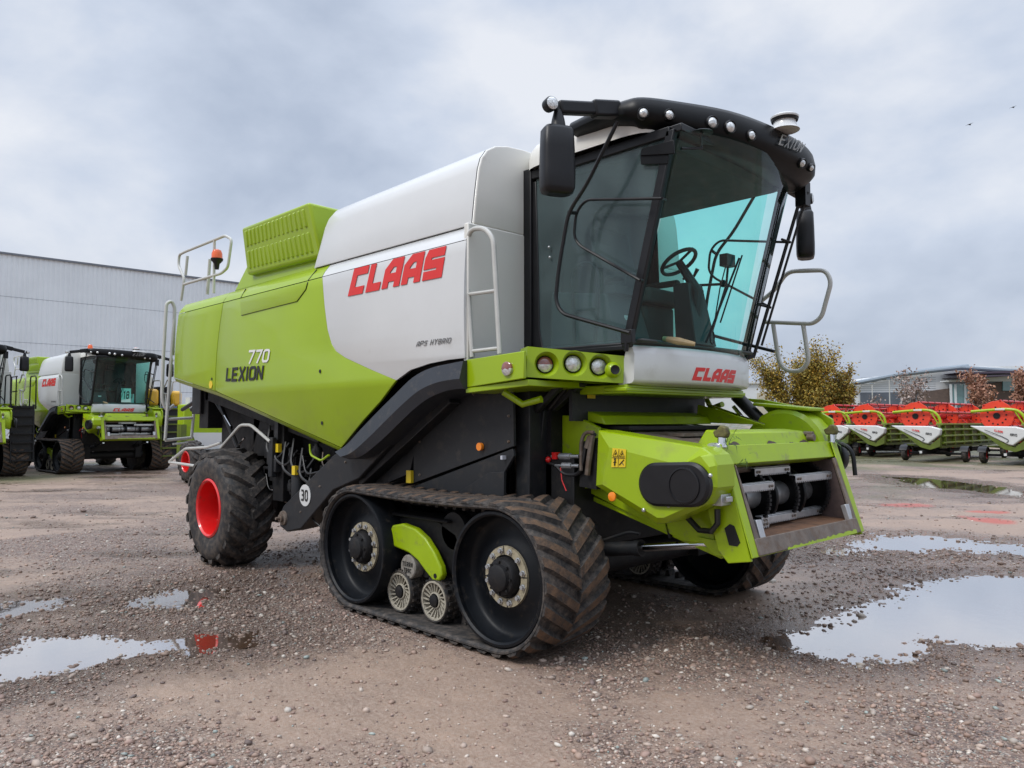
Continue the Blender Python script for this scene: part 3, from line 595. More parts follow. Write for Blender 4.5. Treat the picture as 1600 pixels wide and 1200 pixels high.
def lamp_panel(sg):
    TL, TR, BL, BR = at(822, 541, 'y', -1.56), at(978, 546, 'y', -.89), at(822, 589, 'y', -1.56), at(974, 599, 'y', -.89)
    ex = (BR-BL); W = ex.length; ex.normalize(); ez = (TL-BL); H = ez.length; ez = (ez-ex*ez.dot(ex)).normalized(); nrm = ex.cross(ez)
    if nrm.dot(CAM-BL) < 0: nrm = -nrm
    def S(p): return Vector((p.x, p.y*-sg, p.z))
    P = lambda u, v: S(BL+ex*u+ez*v)
    N = Vector((nrm.x, nrm.y*-sg, nrm.z))
    lamps = [(.165, .135, .098), (.40, .16, .102), (.62, .15, .098)]
    sc_ = W/.82; lamps = [(a*sc_, b*H/.29, r) for a, b, r in lamps]
    mb = MB(); holed_plate(mb, P, [(0, 0), (W, -.0), (W, H-.02), (0, H)], lamps, -N*.25)
    mb.add([P(0, H), P(W, H-.02), P(W, H-.02)-N*.3, P(0, H)-N*.3], [(0, 1, 2, 3)]); mb.add([P(0, 0), P(W, 0), P(W, 0)-N*.3, P(0, 0)-N*.3], [(0, 1, 2, 3)])
    for u, v, r in lamps:
        mb.lathe([(r, 0), (r*.97, .008), (r*.80, .04), (r*.66, .075)], P(u, v), -N, 28, 0, caps=False)
    body = mb.build('lamp_panel', M['green'], K, angle=50, weld=True)
    for i, (u, v, r) in enumerate(lamps):
        mb = MB(); c = P(u, v)-N*.074; mb.lathe([(r*.68, -.004), (r*.68, .022), (r*.63, .026)], c, N, 22, 0, caps=False); mb.lathe([(r*.64, .022), (r*.45, .036), (0, .044)], c, N, 22, 1, caps=False)
        if i == 0: mb.m = [2 if (m == 1 and sum(mb.v[k].z for k in f)/len(f) > c.z) else m for m, f in zip(mb.m, mb.f)]
        mb.build('headlamp', [M['black'], M['lens'], M['red_lens']], body, angle=40)
    mb = MB(); c = P(W*.885, H*.42); mb.lathe([(.065, -.01), (.062, .02), (.045, .045), (.038, .05)], c-ez*0, N, 20, 0, caps=False); mb.lathe([(.038, .05), (.036, .056), (.025, .05), (0, .05)], c, N, 16, 1, caps=False)
    mb.build('washer_lamp', [M['green'], M['black']], body, angle=40)
    # side strip behind it, along the platform edge
    mb = MB(); y = sg*1.625; x0, x1 = -.68, .0
    mb.prism([(x0, y, 2.075), (x1, y, 2.125), (x1, y, 2.335), (x0, y, 2.305)], (0, -sg*.03, 0))
    mb.hexa([(x0, y, 2.03), (x1, y+-sg*.05, 2.07), (x1, -sg*.9*-1, 2.07), (x0, sg*.9, 2.03), (x0, y, 2.072), (x1, y-sg*.05, 2.12), (x1, sg*.9, 2.12), (x0, sg*.9, 2.07)])
    st = mb.build('platform_edge', M['green'], K, bevel=.006)
    p = at(793, 576, 'y', -1.63); mb = MB(); mb.lathe([(.055, 0), (.055, .02), (.04, .03), (0, .034)], (p.x, sg*1.625, p.z), (0, sg, 0), 20, 0)
    mb.m = [1 if sum(mb.v[k].z for k in f)/len(f) > p.z-.005 else 0 for f in mb.f]; mb.build('side_lamp', [M['lens'], M['red_lens']], st)
    mb = MB(); mb.box(-.69, -.06, min(sg*1.57, sg*.9), max(sg*1.57, sg*.9), 2.285, 2.31); mb.build('platform_floor', M['dark'], K)
    mb = MB(); p = at(769, 601, 'y', -1.55); mb.box(p.x-.06, p.x+.06, min(sg*1.56, sg*1.5), max(sg*1.56, sg*1.5), p.z-.05, p.z+.06); mb.tube([(p.x+.08, sg*1.5, p.z-.06), (p.x+.2, sg*1.4, p.z-.16), (p.x+.36, sg*1.35, p.z-.12)], .03, 8); mb.build('towing_latch', M['green'], K, bevel=.01)
lamp_panel(-1); lamp_panel(1)
def bx(y, b, k=.16): return b+k*(1-(y/.93)**2)
mb = MB(); ys = [-.885+1.77*i/16 for i in range(17)]
rows = []
for dx, z in ((-.06, 2.405), (-.022, 2.40), (-.012, 2.385), (.004, 2.345), (.012, 2.33), (.004, 2.13), (-.004, 2.112), (-.02, 2.10), (-.15, 2.085)): rows.append([(bx(y, .46)+dx, y, z) for y in ys])
mb.loft(rows)
for e in (0, -1): mb.cap([r[e] for r in rows])
bump = mb.build('front_bumper', M['white'], K, angle=40)
mbx = MB(); mbx.loft(rows); bv = mbx.bvh()
q = []
for a, b in ((1081, 594), (1145, 599), (1088, 574), (1150, 579)): l, n = hit(bv, a, b); q.append(l)
mb = MB(); text(mb, 'CLAAS', q, .29, gap=.1, nrm=(1, -.1, 0), h=.004, fn=lambda p: bv.ray_cast(p+Vector((.6, 0, 0)), Vector((-1, 0, 0)))[0] or p); mb.build('maker_lettering', M['red_letter'], bump)
mb = MB(); mb.box(-.6, .42, -.9, .9, 2.02, 2.09); mb.box(.2, .43, -.92, .92, 2.035, 2.07); mb.build('cab_underside', M['green'], K, bevel=.01)

# --- cab --------------------------------------------------------------
AB, AT = Vector((.46, -.90, 2.40)), Vector((.90, -.92, 3.95))
def gx(y, v): return .455+.46*v+(.165+.05*v)*(1-(y/.93)**2)
mb = MB()
mb.box(-.72, .43, -.92, .92, 2.36, 2.40); mb.box(-.72, -.60, -.94, -.50, 2.36, 4.05); mb.box(-.72, -.60, .5, .94, 2.36, 4.05); mb.box(-.72, -.64, -.9, .9, 2.36, 4.05)
for sg in (-1, 1):
    y = sg*.90
    mb.hexa([(.39, y-.03, 2.38), (.465, y-.03, 2.38), (.465, y+.03, 2.38), (.39, y+.03, 2.38), (.83, y-.03, 4.0), (.905, y-.03, 4.0), (.905, y+.03, 4.0), (.83, y+.03, 4.0)])
    mb.box(-.68, .86, y-.03, y+.03, 3.95, 4.03)
    mb.prism([(-.62, y, 2.38), (.40, y, 2.38), (.41, y, 2.42), (-.48, y, 2.43), (-.52, y, 2.6), (-.53, y, 3.1), (-.56, y, 3.93), (-.62, y, 3.93)], (0, sg*.015, 0))
mb.box(-.7, .95, -.9, .9, 3.98, 4.04)
cab = mb.build('cab', M['black'], K, bevel=.01)
mb = MB(); rows = [[(gx(y, v), y, 2.395+1.6*v) for y in [-.885+1.77*i/20 for i in range(21)]] for v in [k/8 for k in range(9)]]
mb.loft(rows); wind = mb.build('windscreen', M['glass'], cab, angle=80, recalc=False); wbv = mb.bvh()
for sg in (-1, 1):
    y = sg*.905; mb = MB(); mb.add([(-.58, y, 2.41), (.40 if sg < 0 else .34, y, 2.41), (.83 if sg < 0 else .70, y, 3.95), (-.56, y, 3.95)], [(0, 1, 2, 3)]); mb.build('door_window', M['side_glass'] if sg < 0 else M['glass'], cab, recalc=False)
# rubber seal & black corner plate at the pillar head
mb = MB(); q = [at(a, b, 'y', -.955) for a, b in ((1002, 232), (1052, 218), (1053, 240), (1000, 243))]; mb.prism(q, (0, .02, 0))
q = [at(a, b, 'y', -.94) for a, b in ((1000, 243), (1045, 236), (1043, 256), (1001, 257))]; mb.prism(q, (0, .012, 0)); mb.build('pillar_plate', M['gloss_black'], cab, bevel=.004)
mb = MB()
for px, py in ((858, 386), (859, 402)):
    p = at(px, py, 'y', -.93); mb.ball(p, .012, 8)
mb.build('door_bolt', M['steel'], cab)
mb = MB(); p = at(980, 525, 'y', -.95); mb.box(p.x-.05, p.x+.06, -.97, -.92, p.z-.06, p.z+.05); mb.tube([(p.x, -.955, p.z-.04), (p.x-.01, -.955, p.z-.12)], .02, 8); mb.build('door_hinge', M['black'], cab, bevel=.005)
# interior
mb = MB(); mb.box(-.64, .55, -.86, .86, 2.42, 2.45); mb.box(-.63, -.60, -.86, .86, 2.45, 3.95)
mb.hexa([(-.5, -.80, 2.45), (.25, -.80, 2.45), (.25, -.32, 2.45), (-.5, -.32, 2.45), (-.5, -.78, 2.95), (.12, -.78, 2.86), (.12, -.34, 2.86), (-.5, -.34, 2.95)])
mb.hexa([(-.6, -.86, 3.90), (.80, -.86, 3.90), (.80, .86, 3.90), (-.6, .86, 3.90), (-.6, -.86, 3.97), (.86, -.86, 3.97), (.86, .86, 3.97), (-.6, .86, 3.97)])
mb.build('cab_interior', M['trim'], cab, bevel=.02)
mb = MB(); mb.box(-.35, .17, -.24, .28, 2.84, 2.98); mb.hexa([(-.42, -.24, 2.95), (-.28, -.24, 2.95), (-.28, .28, 2.95), (-.42, .28, 2.95), (-.56, -.22, 3.62), (-.44, -.22, 3.62), (-.44, .26, 3.62), (-.56, .26, 3.62)])
mb.hexa([(-.58, -.12, 3.63), (-.47, -.12, 3.63), (-.47, .16, 3.63), (-.58, .16, 3.63), (-.59, -.11, 3.82), (-.5, -.11, 3.82), (-.5, .15, 3.82), (-.59, .15, 3.82)])
mb.box(-.3, .1, -.2, .24, 2.45, 2.84); mb.box(-.35, .1, -.33, -.25, 3.06, 3.12); mb.box(-.35, .1, .29, .36, 3.06, 3.12)
mb.build('seat', M['seat'], cab, bevel=.04, segs=3)
mb = MB(); wc = Vector((.30, .02, 3.21)); axw = Vector((-.55, 0, .83)).normalized(); e1 = Vector((0, 1, 0)); e2 = axw.cross(e1)
ring = [wc+(e1*math.cos(t)+e2*math.sin(t))*.165 for t in [2*PI*k/28 for k in range(28)]]
mb.tube(ring, .019, 8, closed=True)
for t in (.3, 2.4, 4.7): mb.tube([wc, wc+(e1*math.cos(t)+e2*math.sin(t))*.18], .014, 6)
mb.tube([wc, wc-axw*.35, (.42, .02, 2.45)], [.035, .05, .07], 10); mb.hexa([(.36, -.13, 2.45), (.56, -.13, 2.45), (.56, .2, 2.45), (.36, .2, 2.45), (.30, -.08, 3.0), (.46, -.08, 3.0), (.46, .14, 3.0), (.30, .14, 3.0)])
mb.build('steering_wheel', M['black'], cab, bevel=.012)
mb = MB(); mb.box(-.1, -.06, -.70, -.42, 3.12, 3.34); mb.tube([(-.08, -.56, 3.12), (-.1, -.56, 2.9)], .02, 8); mb.box(-.103, -.1, -.6, -.56, 3.2, 3.26); mb.box(.05, .2, -.75, -.45, 2.86, 2.93); mb.tube([(.1, -.5, 2.93), (.14, -.5, 3.08)], [.02, .03], 8)
mb.build('control_console', M['seat'], cab, bevel=.01)
mb = MB(); p = at(1060, 533, 'y', -.55); mb.tube([p+Vector((-.13, -.02, .03)), p, p+Vector((.12, .05, -.03))], [.02, .032, .018], 10); mb.build('broom_handle', M['skin_tan'], cab)
mb = MB(); p = at(962, 497, 'y', -.55); mb.box(p.x-.3, p.x+.15, -.62, -.5, p.z-.1, p.z+.01); mb.build('tray', M['grey_white'], cab, bevel=.02)
# mobile camera / mirror on the far-side bar, seen through the glass
mb = MB(); p = at(1138, 408, 'y', .40); mb.box(p.x-.05, p.x+.03, .33, .47, p.z-.05, p.z+.06); mb.tube([p, at(1135, 445, 'y', .42), at(1112, 520, 'y', .45)], .012, 6); mb.tube([p+Vector((0, -.02, 0)), at(1125, 450, 'y', .40), at(1112, 530, 'y', .42)], .007, 6); mb.tube([at(1085, 446, 'y', .45), at(1128, 444, 'y', .45)], .014, 6); mb.ball(at(1130, 443, 'y', .45), .035, 8)
mb.tube([at(1067, 436, 'y', .2), at(1084, 432, 'y', .22), at(1090, 420, 'y', .22)], [.012, .014, .02], 8)
mb.build('monitor_arm', M['black'], cab, bevel=.006)
mb = MB(); a = at(1100, 557, 'y', .55); b = at(1122, 495, 'y', .6); mb.box(a.x-.05, a.x, .45, .58, 2.46, b.z); mb.build('paper_sheet', M['cyan_paper'], cab)
# white roof shell
mb = MB(); rows = []
for k, (f, z) in enumerate(((1.0, 4.03), (1.0, 4.10), (.985, 4.19), (.95, 4.245), (.86, 4.275), (.6, 4.295), (.0, 4.30))):
    rr = []
    for i in range(40):
        t = 2*PI*i/40; c, s_ = math.cos(t), math.sin(t); ee = .28
        x = .02+.74*f*(abs(c)**ee)*(1 if c > 0 else -1); y = 1.0*f*(abs(s_)**ee)*(1 if s_ > 0 else -1)
        rr.append((x, y, z))
    rows.append(rr)
mb.loft(rows, 0, True); roof = mb.build('roof', M['grey_white'], cab, angle=50)
# black visor with the work lamps
plan = [(-.02, -1.06), (.28, -1.10), (.55, -1.09), (.70, -1.03), (.86, -.78), (1.06, -.38), (1.16, .05), (1.19, .45), (1.18, .72), (1.12, .93), (.95, 1.07), (.6, 1.10), (.28, 1.10), (-.02, 1.06)]
P2 = []
pv = [Vector((x, y, 0)) for x, y in plan]
for i in range(len(pv)-1):                        # Catmull-Rom for a fair curve
    a, b, c, d = pv[max(i-1, 0)], pv[i], pv[i+1], pv[min(i+2, len(pv)-1)]
    for k in range(4):
        t = k/4; P2.append(.5*((2*b)+(c-a)*t+(2*a-5*b+4*c-d)*t*t+(3*b-a-3*c+d)*t**3))
P2.append(pv[-1])
def zt(y): return 4.22-.046*y
def ring_(inset, dz, dx=0):
    out = []
    for i, p in enumerate(P2):
        t = (P2[min(i+1, len(P2)-1)]-P2[max(i-1, 0)]).normalized(); n = Vector((t.y, -t.x, 0))
        fr = min(1, max(0, (p.x-.35)/.6))
        out.append(Vector((p.x, p.y, 0))-n*inset+Vector((dx*fr, 0, zt(p.y)+dz*(.48+.60*fr))))
    return out
rows = [[Vector((min(p.x, .3), p.y*.25, p.z+.01)) for p in ring_(.30, .035)], ring_(.30, .035), ring_(.06, .022), ring_(.02, .012), ring_(.0, -.02), ring_(-.018, -.10), ring_(-.012, -.165), ring_(.02, -.20), ring_(.10, -.25), ring_(.16, -.262), ring_(.34, -.235)]
mb = MB(); mb.loft(rows)
for e in (0, -1): mb.cap([r[e] for r in rows])
visor = mb.build('roof_visor', M['gloss_black'], cab, angle=45); vbv = mb.bvh()
for px, py, r in ((1005, 177, .036), (1045, 180, .036), (1112, 192, .042), (1140, 199, .042), (1173, 212, .036), (1252, 255, .034), (1266, 262, .028)):
    l, n = hit(vbv, px, py)
    if l is None: continue
    n = (n+Vector((.5, -.2, 0))).normalized()
    mb = MB(); mb.lathe([(r*1.25, -.03), (r*1.3, .012), (r*1.15, .022), (r*1.02, .016)], l, n, 24, 0, caps=False); mb.lathe([(r*1.03, .012), (r*.8, .022), (r*.4, .03), (0, .032)], l, n, 24, 1, caps=False)
    mb.build('work_lamp', [M['black'], M['lens']], visor, angle=50)
q = []
for a, b in ((1213, 228), (1247, 240), (1219, 211), (1257, 226)):
    l, n = hit(vbv, a, b); q.append(l if l else at(a, b, 'x', 1.18))
mb = MB(); text(mb, 'EXION', q, .14, gap=.2, nrm=(.85, -.3, -.1), h=.006, off=(.020, -.008, 0), fn=lambda p: vbv.find_nearest(p)[0]); mb.build('roof_lettering', M['silver_letter'], visor)
p = at(1226, 193, 'z', 4.27); mb = MB(); mb.lathe([(.12, -.06), (.10, -.035), (.09, .0), (.09, .02)], p, (0, 0, 1), 24, 0); mb.lathe([(.105, .015), (.11, .03), (.10, .035)], p, (0, 0, 1), 24, 1); mb.lathe([(.112, .037), (.115, .05), (.09, .068), (.045, .078), (0, .08)], p, (0, 0, 1), 24, 0)
mb.build('satellite_receiver', [M['white'], M['black']], cab, angle=40)
# mirrors, their arms and the tubular guards (both sides)
def mirror(sg):
    S = lambda p: Vector((p.x, p.y*-sg, p.z))
    mb = MB(); a = at(966, 172, 'y', -1.06); b = at(872, 168, 'y', -1.60)
    if sg > 0: a = a+Vector((.1, 0, -.05)); b = b+Vector((.38, -.03, -.1))
    A_, B_ = S(a), S(b)
    d = (B_-A_); mb.bar(A_+d*.0, A_+d*.45, .10, .13); mb.bar(A_+d*.40, B_, .08, .10)
    arm = mb.build('mirror_arm', M['black'], cab, bevel=.02, segs=3)
    mb = MB(); mb.lathe([(.05, -.06), (.055, 0), (.05, .01)], B_+Vector((.02, sg*.09, 0)), (1, .3*sg, 0), 18, 0); mb.lathe([(.047, .011), (.03, .02), (0, .022)], B_+Vector((.02, sg*.09, 0)), (1, .3*sg, 0), 18, 1, caps=False); mb.build('work_lamp', [M['black'], M['lens']], arm)
    T = B_+Vector((0, 0, -.02)); mb = MB(); mb.tube([T, T+Vector((0, 0, -.08)), T+Vector((0, 0, -.14))], [.03, .05, .06], 12)
    vk = .86 if sg < 0 else .80; c = T+Vector((-.01, 0, -.14-.30*vk*.93)); rows = []
    for z, k in ((.30, .55), (.29, .8), (.26, .95), (.1, 1), (-.12, 1.04), (-.24, 1.02), (-.285, .9), (-.30, .6)):
        rr = []
        for i in range(24):
            t = 2*PI*i/24; cc, ss = math.cos(t), math.sin(t); ee = .5
            yy = .125*k*abs(ss)**ee*(1 if ss > 0 else -1); xx = .085*k*abs(cc)**ee*(1 if cc > 0 else -1)
            ang = math.radians(25)*sg; rr.append(c+Vector((xx*math.cos(ang)-yy*math.sin(ang), xx*math.sin(ang)+yy*math.cos(ang), z*vk)))
        rows.append(rr)
    mb.loft(rows, 0, True); mb.cap(list(reversed(rows[0]))); mb.cap(rows[-1]); mb.build('mirror', M['black'], arm, angle=50)
    mb = MB(); q = [S(at(a_, b_, 'y', -1.12)) for a_, b_ in ((965, 190), (917, 288), (888, 332), (873, 420), (868, 470), (878, 490), (905, 498), (984, 520))]
    mb.tube(rnd(q, .10), .016, 8); q = [S(at(a_, b_, 'y', -1.02)) for a_, b_ in ((1034, 310), (915, 312), (900, 332), (897, 370), (906, 384), (1000, 438))]
    mb.tube(rnd(q, .08), .012, 8); mb.tube([S(at(888, 332, 'y', -1.12)), S(at(902, 333, 'y', -1.03))], .015, 8)
    mb.tube([S(at(1034, 310, 'y', -1.02)), S(at(1040, 312, 'y', -.92))], .012, 8); mb.tube([S(at(1000, 438, 'y', -1.02)), S(at(1004, 438, 'y', -.92))], .012, 8)
    mb.build('mirror_guard', M['black'], cab)
mirror(-1); mirror(1)
# wiper and the little top bracket
l1, n1 = hit(wbv, 1098, 536); l2, n2 = hit(wbv, 1150, 404)
mb = MB(); o_ = Vector((.03, 0, 0)); mb.tube([l1+o_, l2+o_], .010, 6); l3, _ = hit(wbv, 1118, 505); l4, _ = hit(wbv, 1152, 400); mb.tube([l3+o_*1.5, l4+o_*1.5], .007, 6)
lr, _ = hit(wbv, 1108, 528)
mb.tube([lr+Vector((.03, .02*math.cos(t)*1.6, .035*math.sin(t)*1.6)) for t in [2*PI*k/14 for k in range(14)]], .006, 6, closed=True); mb.build('wiper', M['black'], cab)
mb = MB(); p = at(1096, 208, 'x', .98); mb.lathe([(.0, .01), (.085, .005), (.09, 0), (.0, -.006)], p, (0, 0, 1), 18); mb.tube([p, p+Vector((0, 0, -.12)), p+Vector((-.06, -.18, -.15))], .012, 8); mb.build('wiper_bracket', M['black'], cab)
mb = MB(); a, b = at(1252, 305, 'y', 1.03), at(1178, 556, 'y', .97); mb.tube([a, b], .017, 8); a2, b2 = at(1262, 300, 'y', 1.06), at(1190, 540, 'y', 1.0); mb.tube([a2, b2], .012, 8); mb.bar(b, b+Vector((-.05, -.05, -.02)), .05, .04); mb.box(a.x-.05, a.x+.05, a.y-.02, a.y+.08, a.z-.1, a.z+.12); mb.build('grab_bar', M['black'], cab)
# cab-side rails
def rail(name, px, ax, v, r=.02, rad=.1, m='rail', parent=K, extra=()):
    mb = MB(); mb.tube(rnd([at(a, b, ax, v) for a, b in px], rad), r, 10)
    for (a, b) in extra: mb.tube([at(*a, ax, v), at(*b, ax, v)], r*.75, 8)
    return mb.build(name, M[m], parent)
rail('handrail', ((738, 558), (727, 385), (735, 358), (757, 356), (771, 372), (781, 553)), 'y', -1.58, .021, .16, extra=(((732, 460), (776, 454)), ((736, 549), (780, 544))))
rail('handrail', ((898, 540), (893, 430), (905, 412), (925, 410), (935, 425), (930, 535)), 'y', -.80, .016, .1, 'black', cab, extra=(((895, 487), (932, 482)),))  # black tube behind the side glass, repeating the outer handrail's mirrored outline
mb = MB()
mb.tube(rnd([at(a, b, 'y', 1.62) for a, b in ((1190, 470), (1212, 452), (1230, 424), (1290, 422), (1299, 440), (1284, 495), (1270, 506), (1195, 503))], .09), .022, 10)
mb.tube(rnd([at(a, b, 'y', 1.62) for a, b in ((1208, 507), (1217, 565), (1229, 580), (1252, 580), (1264, 565), (1255, 508))], .09), .022, 10)
mb.build('ladder_rail', M['rail'], K)
# rear ladder, top railing and beacon
def r2(px, y, r=.02, rad=.1, m='rail', name='handrail'):
    mb = MB(); mb.tube(rnd([at(a, b, 'y', y) for a, b in px], rad), r, 10); return mb.build(name, M[m], K)
XR = -7.25
mb = MB()
mb.tube(rnd([at(a, b, 'x', XR) for a, b in ((270, 555), (273, 480), (268, 470), (260, 474), (255, 560), (253, 625), (260, 642), (272, 633))], .08), .024, 10)
mb.tube(rnd([at(a, b, 'x', XR+.03) for a, b in ((272, 500), (264, 600), (258, 685))], .02), .02, 8)
mb.tube([at(258, 688, 'x', XR), at(299, 684, 'x', XR)], .022, 8); mb.tube([at(264, 655, 'x', XR), at(300, 653, 'x', XR)], .02, 8); mb.tube([at(270, 694, 'x', XR), at(293, 692, 'x', XR)], .015, 8)
mb.tube([at(299, 686, 'x', XR), at(306, 612, 'x', XR)], .022, 8); mb.tube([at(258, 688, 'x', XR), at(268, 560, 'x', XR)], .022, 8)
mb.build('rear_ladder', M['rail'], K)
mb = MB()
mb.tube(rnd([at(a, b, 'y', -1.05) for a, b in ((283, 470), (288, 435), (279, 415), (280, 398), (290, 393), (352, 368), (362, 374), (356, 418), (346, 427), (288, 444))], .07), .021, 10)
mb.tube([at(335, 374, 'y', -1.05), at(334, 458, 'y', -1.05)], .022, 8); mb.tube([at(293, 400, 'y', -.9), at(290, 430, 'y', -.9)], .024, 8); mb.tube([at(328, 405, 'y', -.9), at(324, 460, 'y', -.9)], .026, 8)
mb.build('rear_railing', M['rail'], K)
p = at(339, 404, 'y', -1.05); mb = MB(); mb.lathe([(.03, -.16), (.04, -.08), (.085, -.03), (.088, .0)], p, (0, 0, 1), 18, 0); mb.lathe([(.08, .0), (.078, .07), (.06, .12), (.02, .14), (0, .142)], p, (0, 0, 1), 18, 1, caps=False); mb.build('beacon', [M['black'], M['amber']], K, angle=40)
mb = MB()
mb.tube(rnd([at(a, b, 'y', -1.45) for a, b in ((312, 729), (264, 722), (290, 701), (324, 699), (345, 692))], .04), .02, 8)
mb.tube(rnd([at(a, b, 'y', -1.45) for a, b in ((345, 700), (376, 664), (392, 664), (422, 690))], .08), .02, 8); mb.build('wheel_guard_rail', M['rail'], K)
mb = MB(); p = at(422, 690, 'y', -1.45); mb.box(p.x-.05, p.x+.05, -1.45, -1.38, p.z-.42, p.z+.05); mb.box(p.x-.02, p.x+.10, -1.43, -1.3, p.z-.36, p.z-.2); mb.build('rail_bracket', M['dark'], K, bevel=.01)
# --- feeder house -------------------------------------------------------
YN, YF = -.86, 1.0
mb = MB()
q = [(-.75, 1.42), (-.35, 1.80), (.9, 1.62), (1.02, 1.55), (1.12, .90), (.85, .90)]
mb.prism([(x, -.78, z) for x, z in q], (0, .03, 0)); mb.prism([(x, .96, z) for x, z in q], (0, .03, 0))
mb.hexa([(-.35, -.75, 1.74), (1.22, -.75, 1.52), (1.22, .96, 1.52), (-.35, .96, 1.74), (-.35, -.75, 1.79), (1.22, -.75, 1.57), (1.22, .96, 1.57), (-.35, .96, 1.79)])
mb.hexa([(-.5, -.75, 1.25), (1.15, -.75, .80), (1.15, .96, .80), (-.5, .96, 1.25), (-.5, -.75, 1.29), (1.15, -.75, .84), (1.15, .96, .84), (-.5, .96, 1.29)])
feeder = mb.build('feeder_house', M['green_worn'], K, bevel=.006); FH = feeder
mb = MB(); mb.box(-.85, -.15, -.74, .74, 1.45, 2.02); mb.box(-.2, .3, -.7, .7, 1.72, 1.76); mb.build('feeder_mount', M['shade'], K, bevel=.01)
mb = MB(); a = at(875, 652, 'y', -.80); mb.box(-.25, -.1, -.80, .85, 1.78, 1.90); mb.hexa([(-.1, -.8, 1.80), (.12, -.8, 1.77), (.12, .82, 1.77), (-.1, .82, 1.80), (-.12, -.8, 1.895), (.08, -.8, 1.845), (.08, .82, 1.845), (-.12, .82, 1.895)]); mb.build('top_hood', M['green_worn'], FH, bevel=.01)
# plate behind the side cover, with stickers
mb = MB(); q = [at(a, b, 'y', -.86) for a, b in ((843, 668), (860, 648), (900, 650), (935, 668), (935, 760), (905, 765), (850, 730))]; mb.prism(q, (0, .04, 0)); mb.build('side_plate', M['green_worn'], FH, bevel=.005)
mb = MB()
for px in (((863, 658), (875, 660), (874, 672), (862, 670)), ((857, 671), (874, 675), (871, 698), (855, 695))):
    mb.prism([at(a, b, 'y', -.868) for a, b in px], (0, .004, 0))
mb.build('part_sticker', M['paper'], FH)
# big side cover, chamfered
yo = -1.13
out = [(932, 672), (1095, 699), (1111, 711), (1118, 727), (1119, 762), (1102, 789), (1038, 818), (1024, 819), (928, 759)]
ptsO = [at(a, b, 'y', yo) for a, b in out]
inn_ = [(957, 700), (1066, 729), (1092, 712), (1106, 727), (1108, 760), (1094, 780), (1036, 806), (1026, 806), (948, 755)]
ptsI = [at(a, b, 'y', yo-.03) for a, b in ((952, 699), (1064, 727), (1094, 712), (1108, 730), (1110, 760), (1095, 783), (1037, 809), (1027, 809), (941, 757))]
mb = MB(); back = [Vector((p.x, yo+.24, p.z)) for p in ptsO]
mid_ = [Vector((p.x, yo+.02, p.z)) for p in ptsO]
mb.loft([back, mid_, ptsI], 0, True); mb.cap(list(reversed(ptsI)))
sc_o = mb.build('side_cover', M['green'], FH, bevel=.01, angle=20)
mb = MB()
def stad(cx, cz, L, r, y, rot=0, n=14):
    o = []
    for k in range(n+1): a = PI/2+PI*k/n; o.append((-L+r*math.cos(a), r*math.sin(a)))
    for k in range(n+1): a = -PI/2+PI*k/n; o.append((L+r*math.cos(a), r*math.sin(a)))
    return [Vector((cx+a*math.cos(rot)-b*math.sin(rot), y, cz+a*math.sin(rot)+b*math.cos(rot))) for a, b in o]
p = at(1052, 757, 'y', yo-.05); rot = math.radians(3)
s0, s1, s2 = stad(p.x, p.z, .14, .155, yo-.015, rot), stad(p.x, p.z, .14, .155, yo-.055, rot), stad(p.x, p.z, .14, .135, yo-.07, rot)
mb.loft([s0, s1, s2], 0, True); mb.cap(list(reversed(s2))); ov = mb.build('inspection_cover', M['black'], sc_o, angle=40) if False else mb.build('inspection_cover', M['black'], FH, angle=40)
mb = MB(); mb.lathe([(.128, 0), (.125, .012), (.115, .014), (.112, .006), (0, .006)], (p.x+.10, yo-.068, p.z), (0, -1, 0), 36, caps=False); mb.build('cover_disc', M['black'], FH, angle=30)
mb = MB()
for px, py in ((1006, 797), (1021, 741), (1053, 726), (1096, 747), (1045, 790), (1110, 743)): q_ = at(px, py, 'y', yo-.035); mb.lathe([(.016, 0), (.014, .01), (.008, .014), (0, .014)], q_, (0, -1, 0), 8)
mb.build('cover_bolt', M['steel'], FH)
p = at(957, 776, 'y', yo-.035); mb = MB(); mb.lathe([(.036, 0), (.034, .012), (.02, .016), (0, .016)], p, (0, -1, 0), 20); mb.build('reflector', M['orange'], FH)
q = [at(a, b, 'y', yo-.037) for a, b in ((955, 730), (977, 730), (978, 702), (957, 700))]; mb = MB(); mb.prism(q, (0, .005, 0)); stk = mb.build('warning_sticker', M['yellow'], FH)
mb = MB()
def sq(u, v): return (q[0]*(1-u)+q[1]*u)*(1-v)+(q[3]*(1-u)+q[2]*u)*v+Vector((0, -.004, 0))
for u in (.26, .74):
    mb.tube([sq(u-.18, .58), sq(u+.18, .58), sq(u, .92)], .0028, 4, closed=True)
    mb.tube([sq(u-.04, .65), sq(u+.05, .78)], .003, 4)
mb.tube([sq(.26, .08), sq(.26, .36)], .005, 6); mb.ball(sq(.26, .42), .008, 6); mb.tube([sq(.15, .25), sq(.36, .28)], .003, 4); mb.tube([sq(.58, .12), sq(.9, .42)], .003, 4); mb.tube([sq(.9, .12), sq(.7, .3)], .003, 4); mb.tube([sq(.03, .5), sq(.97, .5)], .0018, 4); mb.tube([sq(.5, .03), sq(.5, .97)], .0018, 4)
mb.build('pictogram', M['black_letter'], FH)
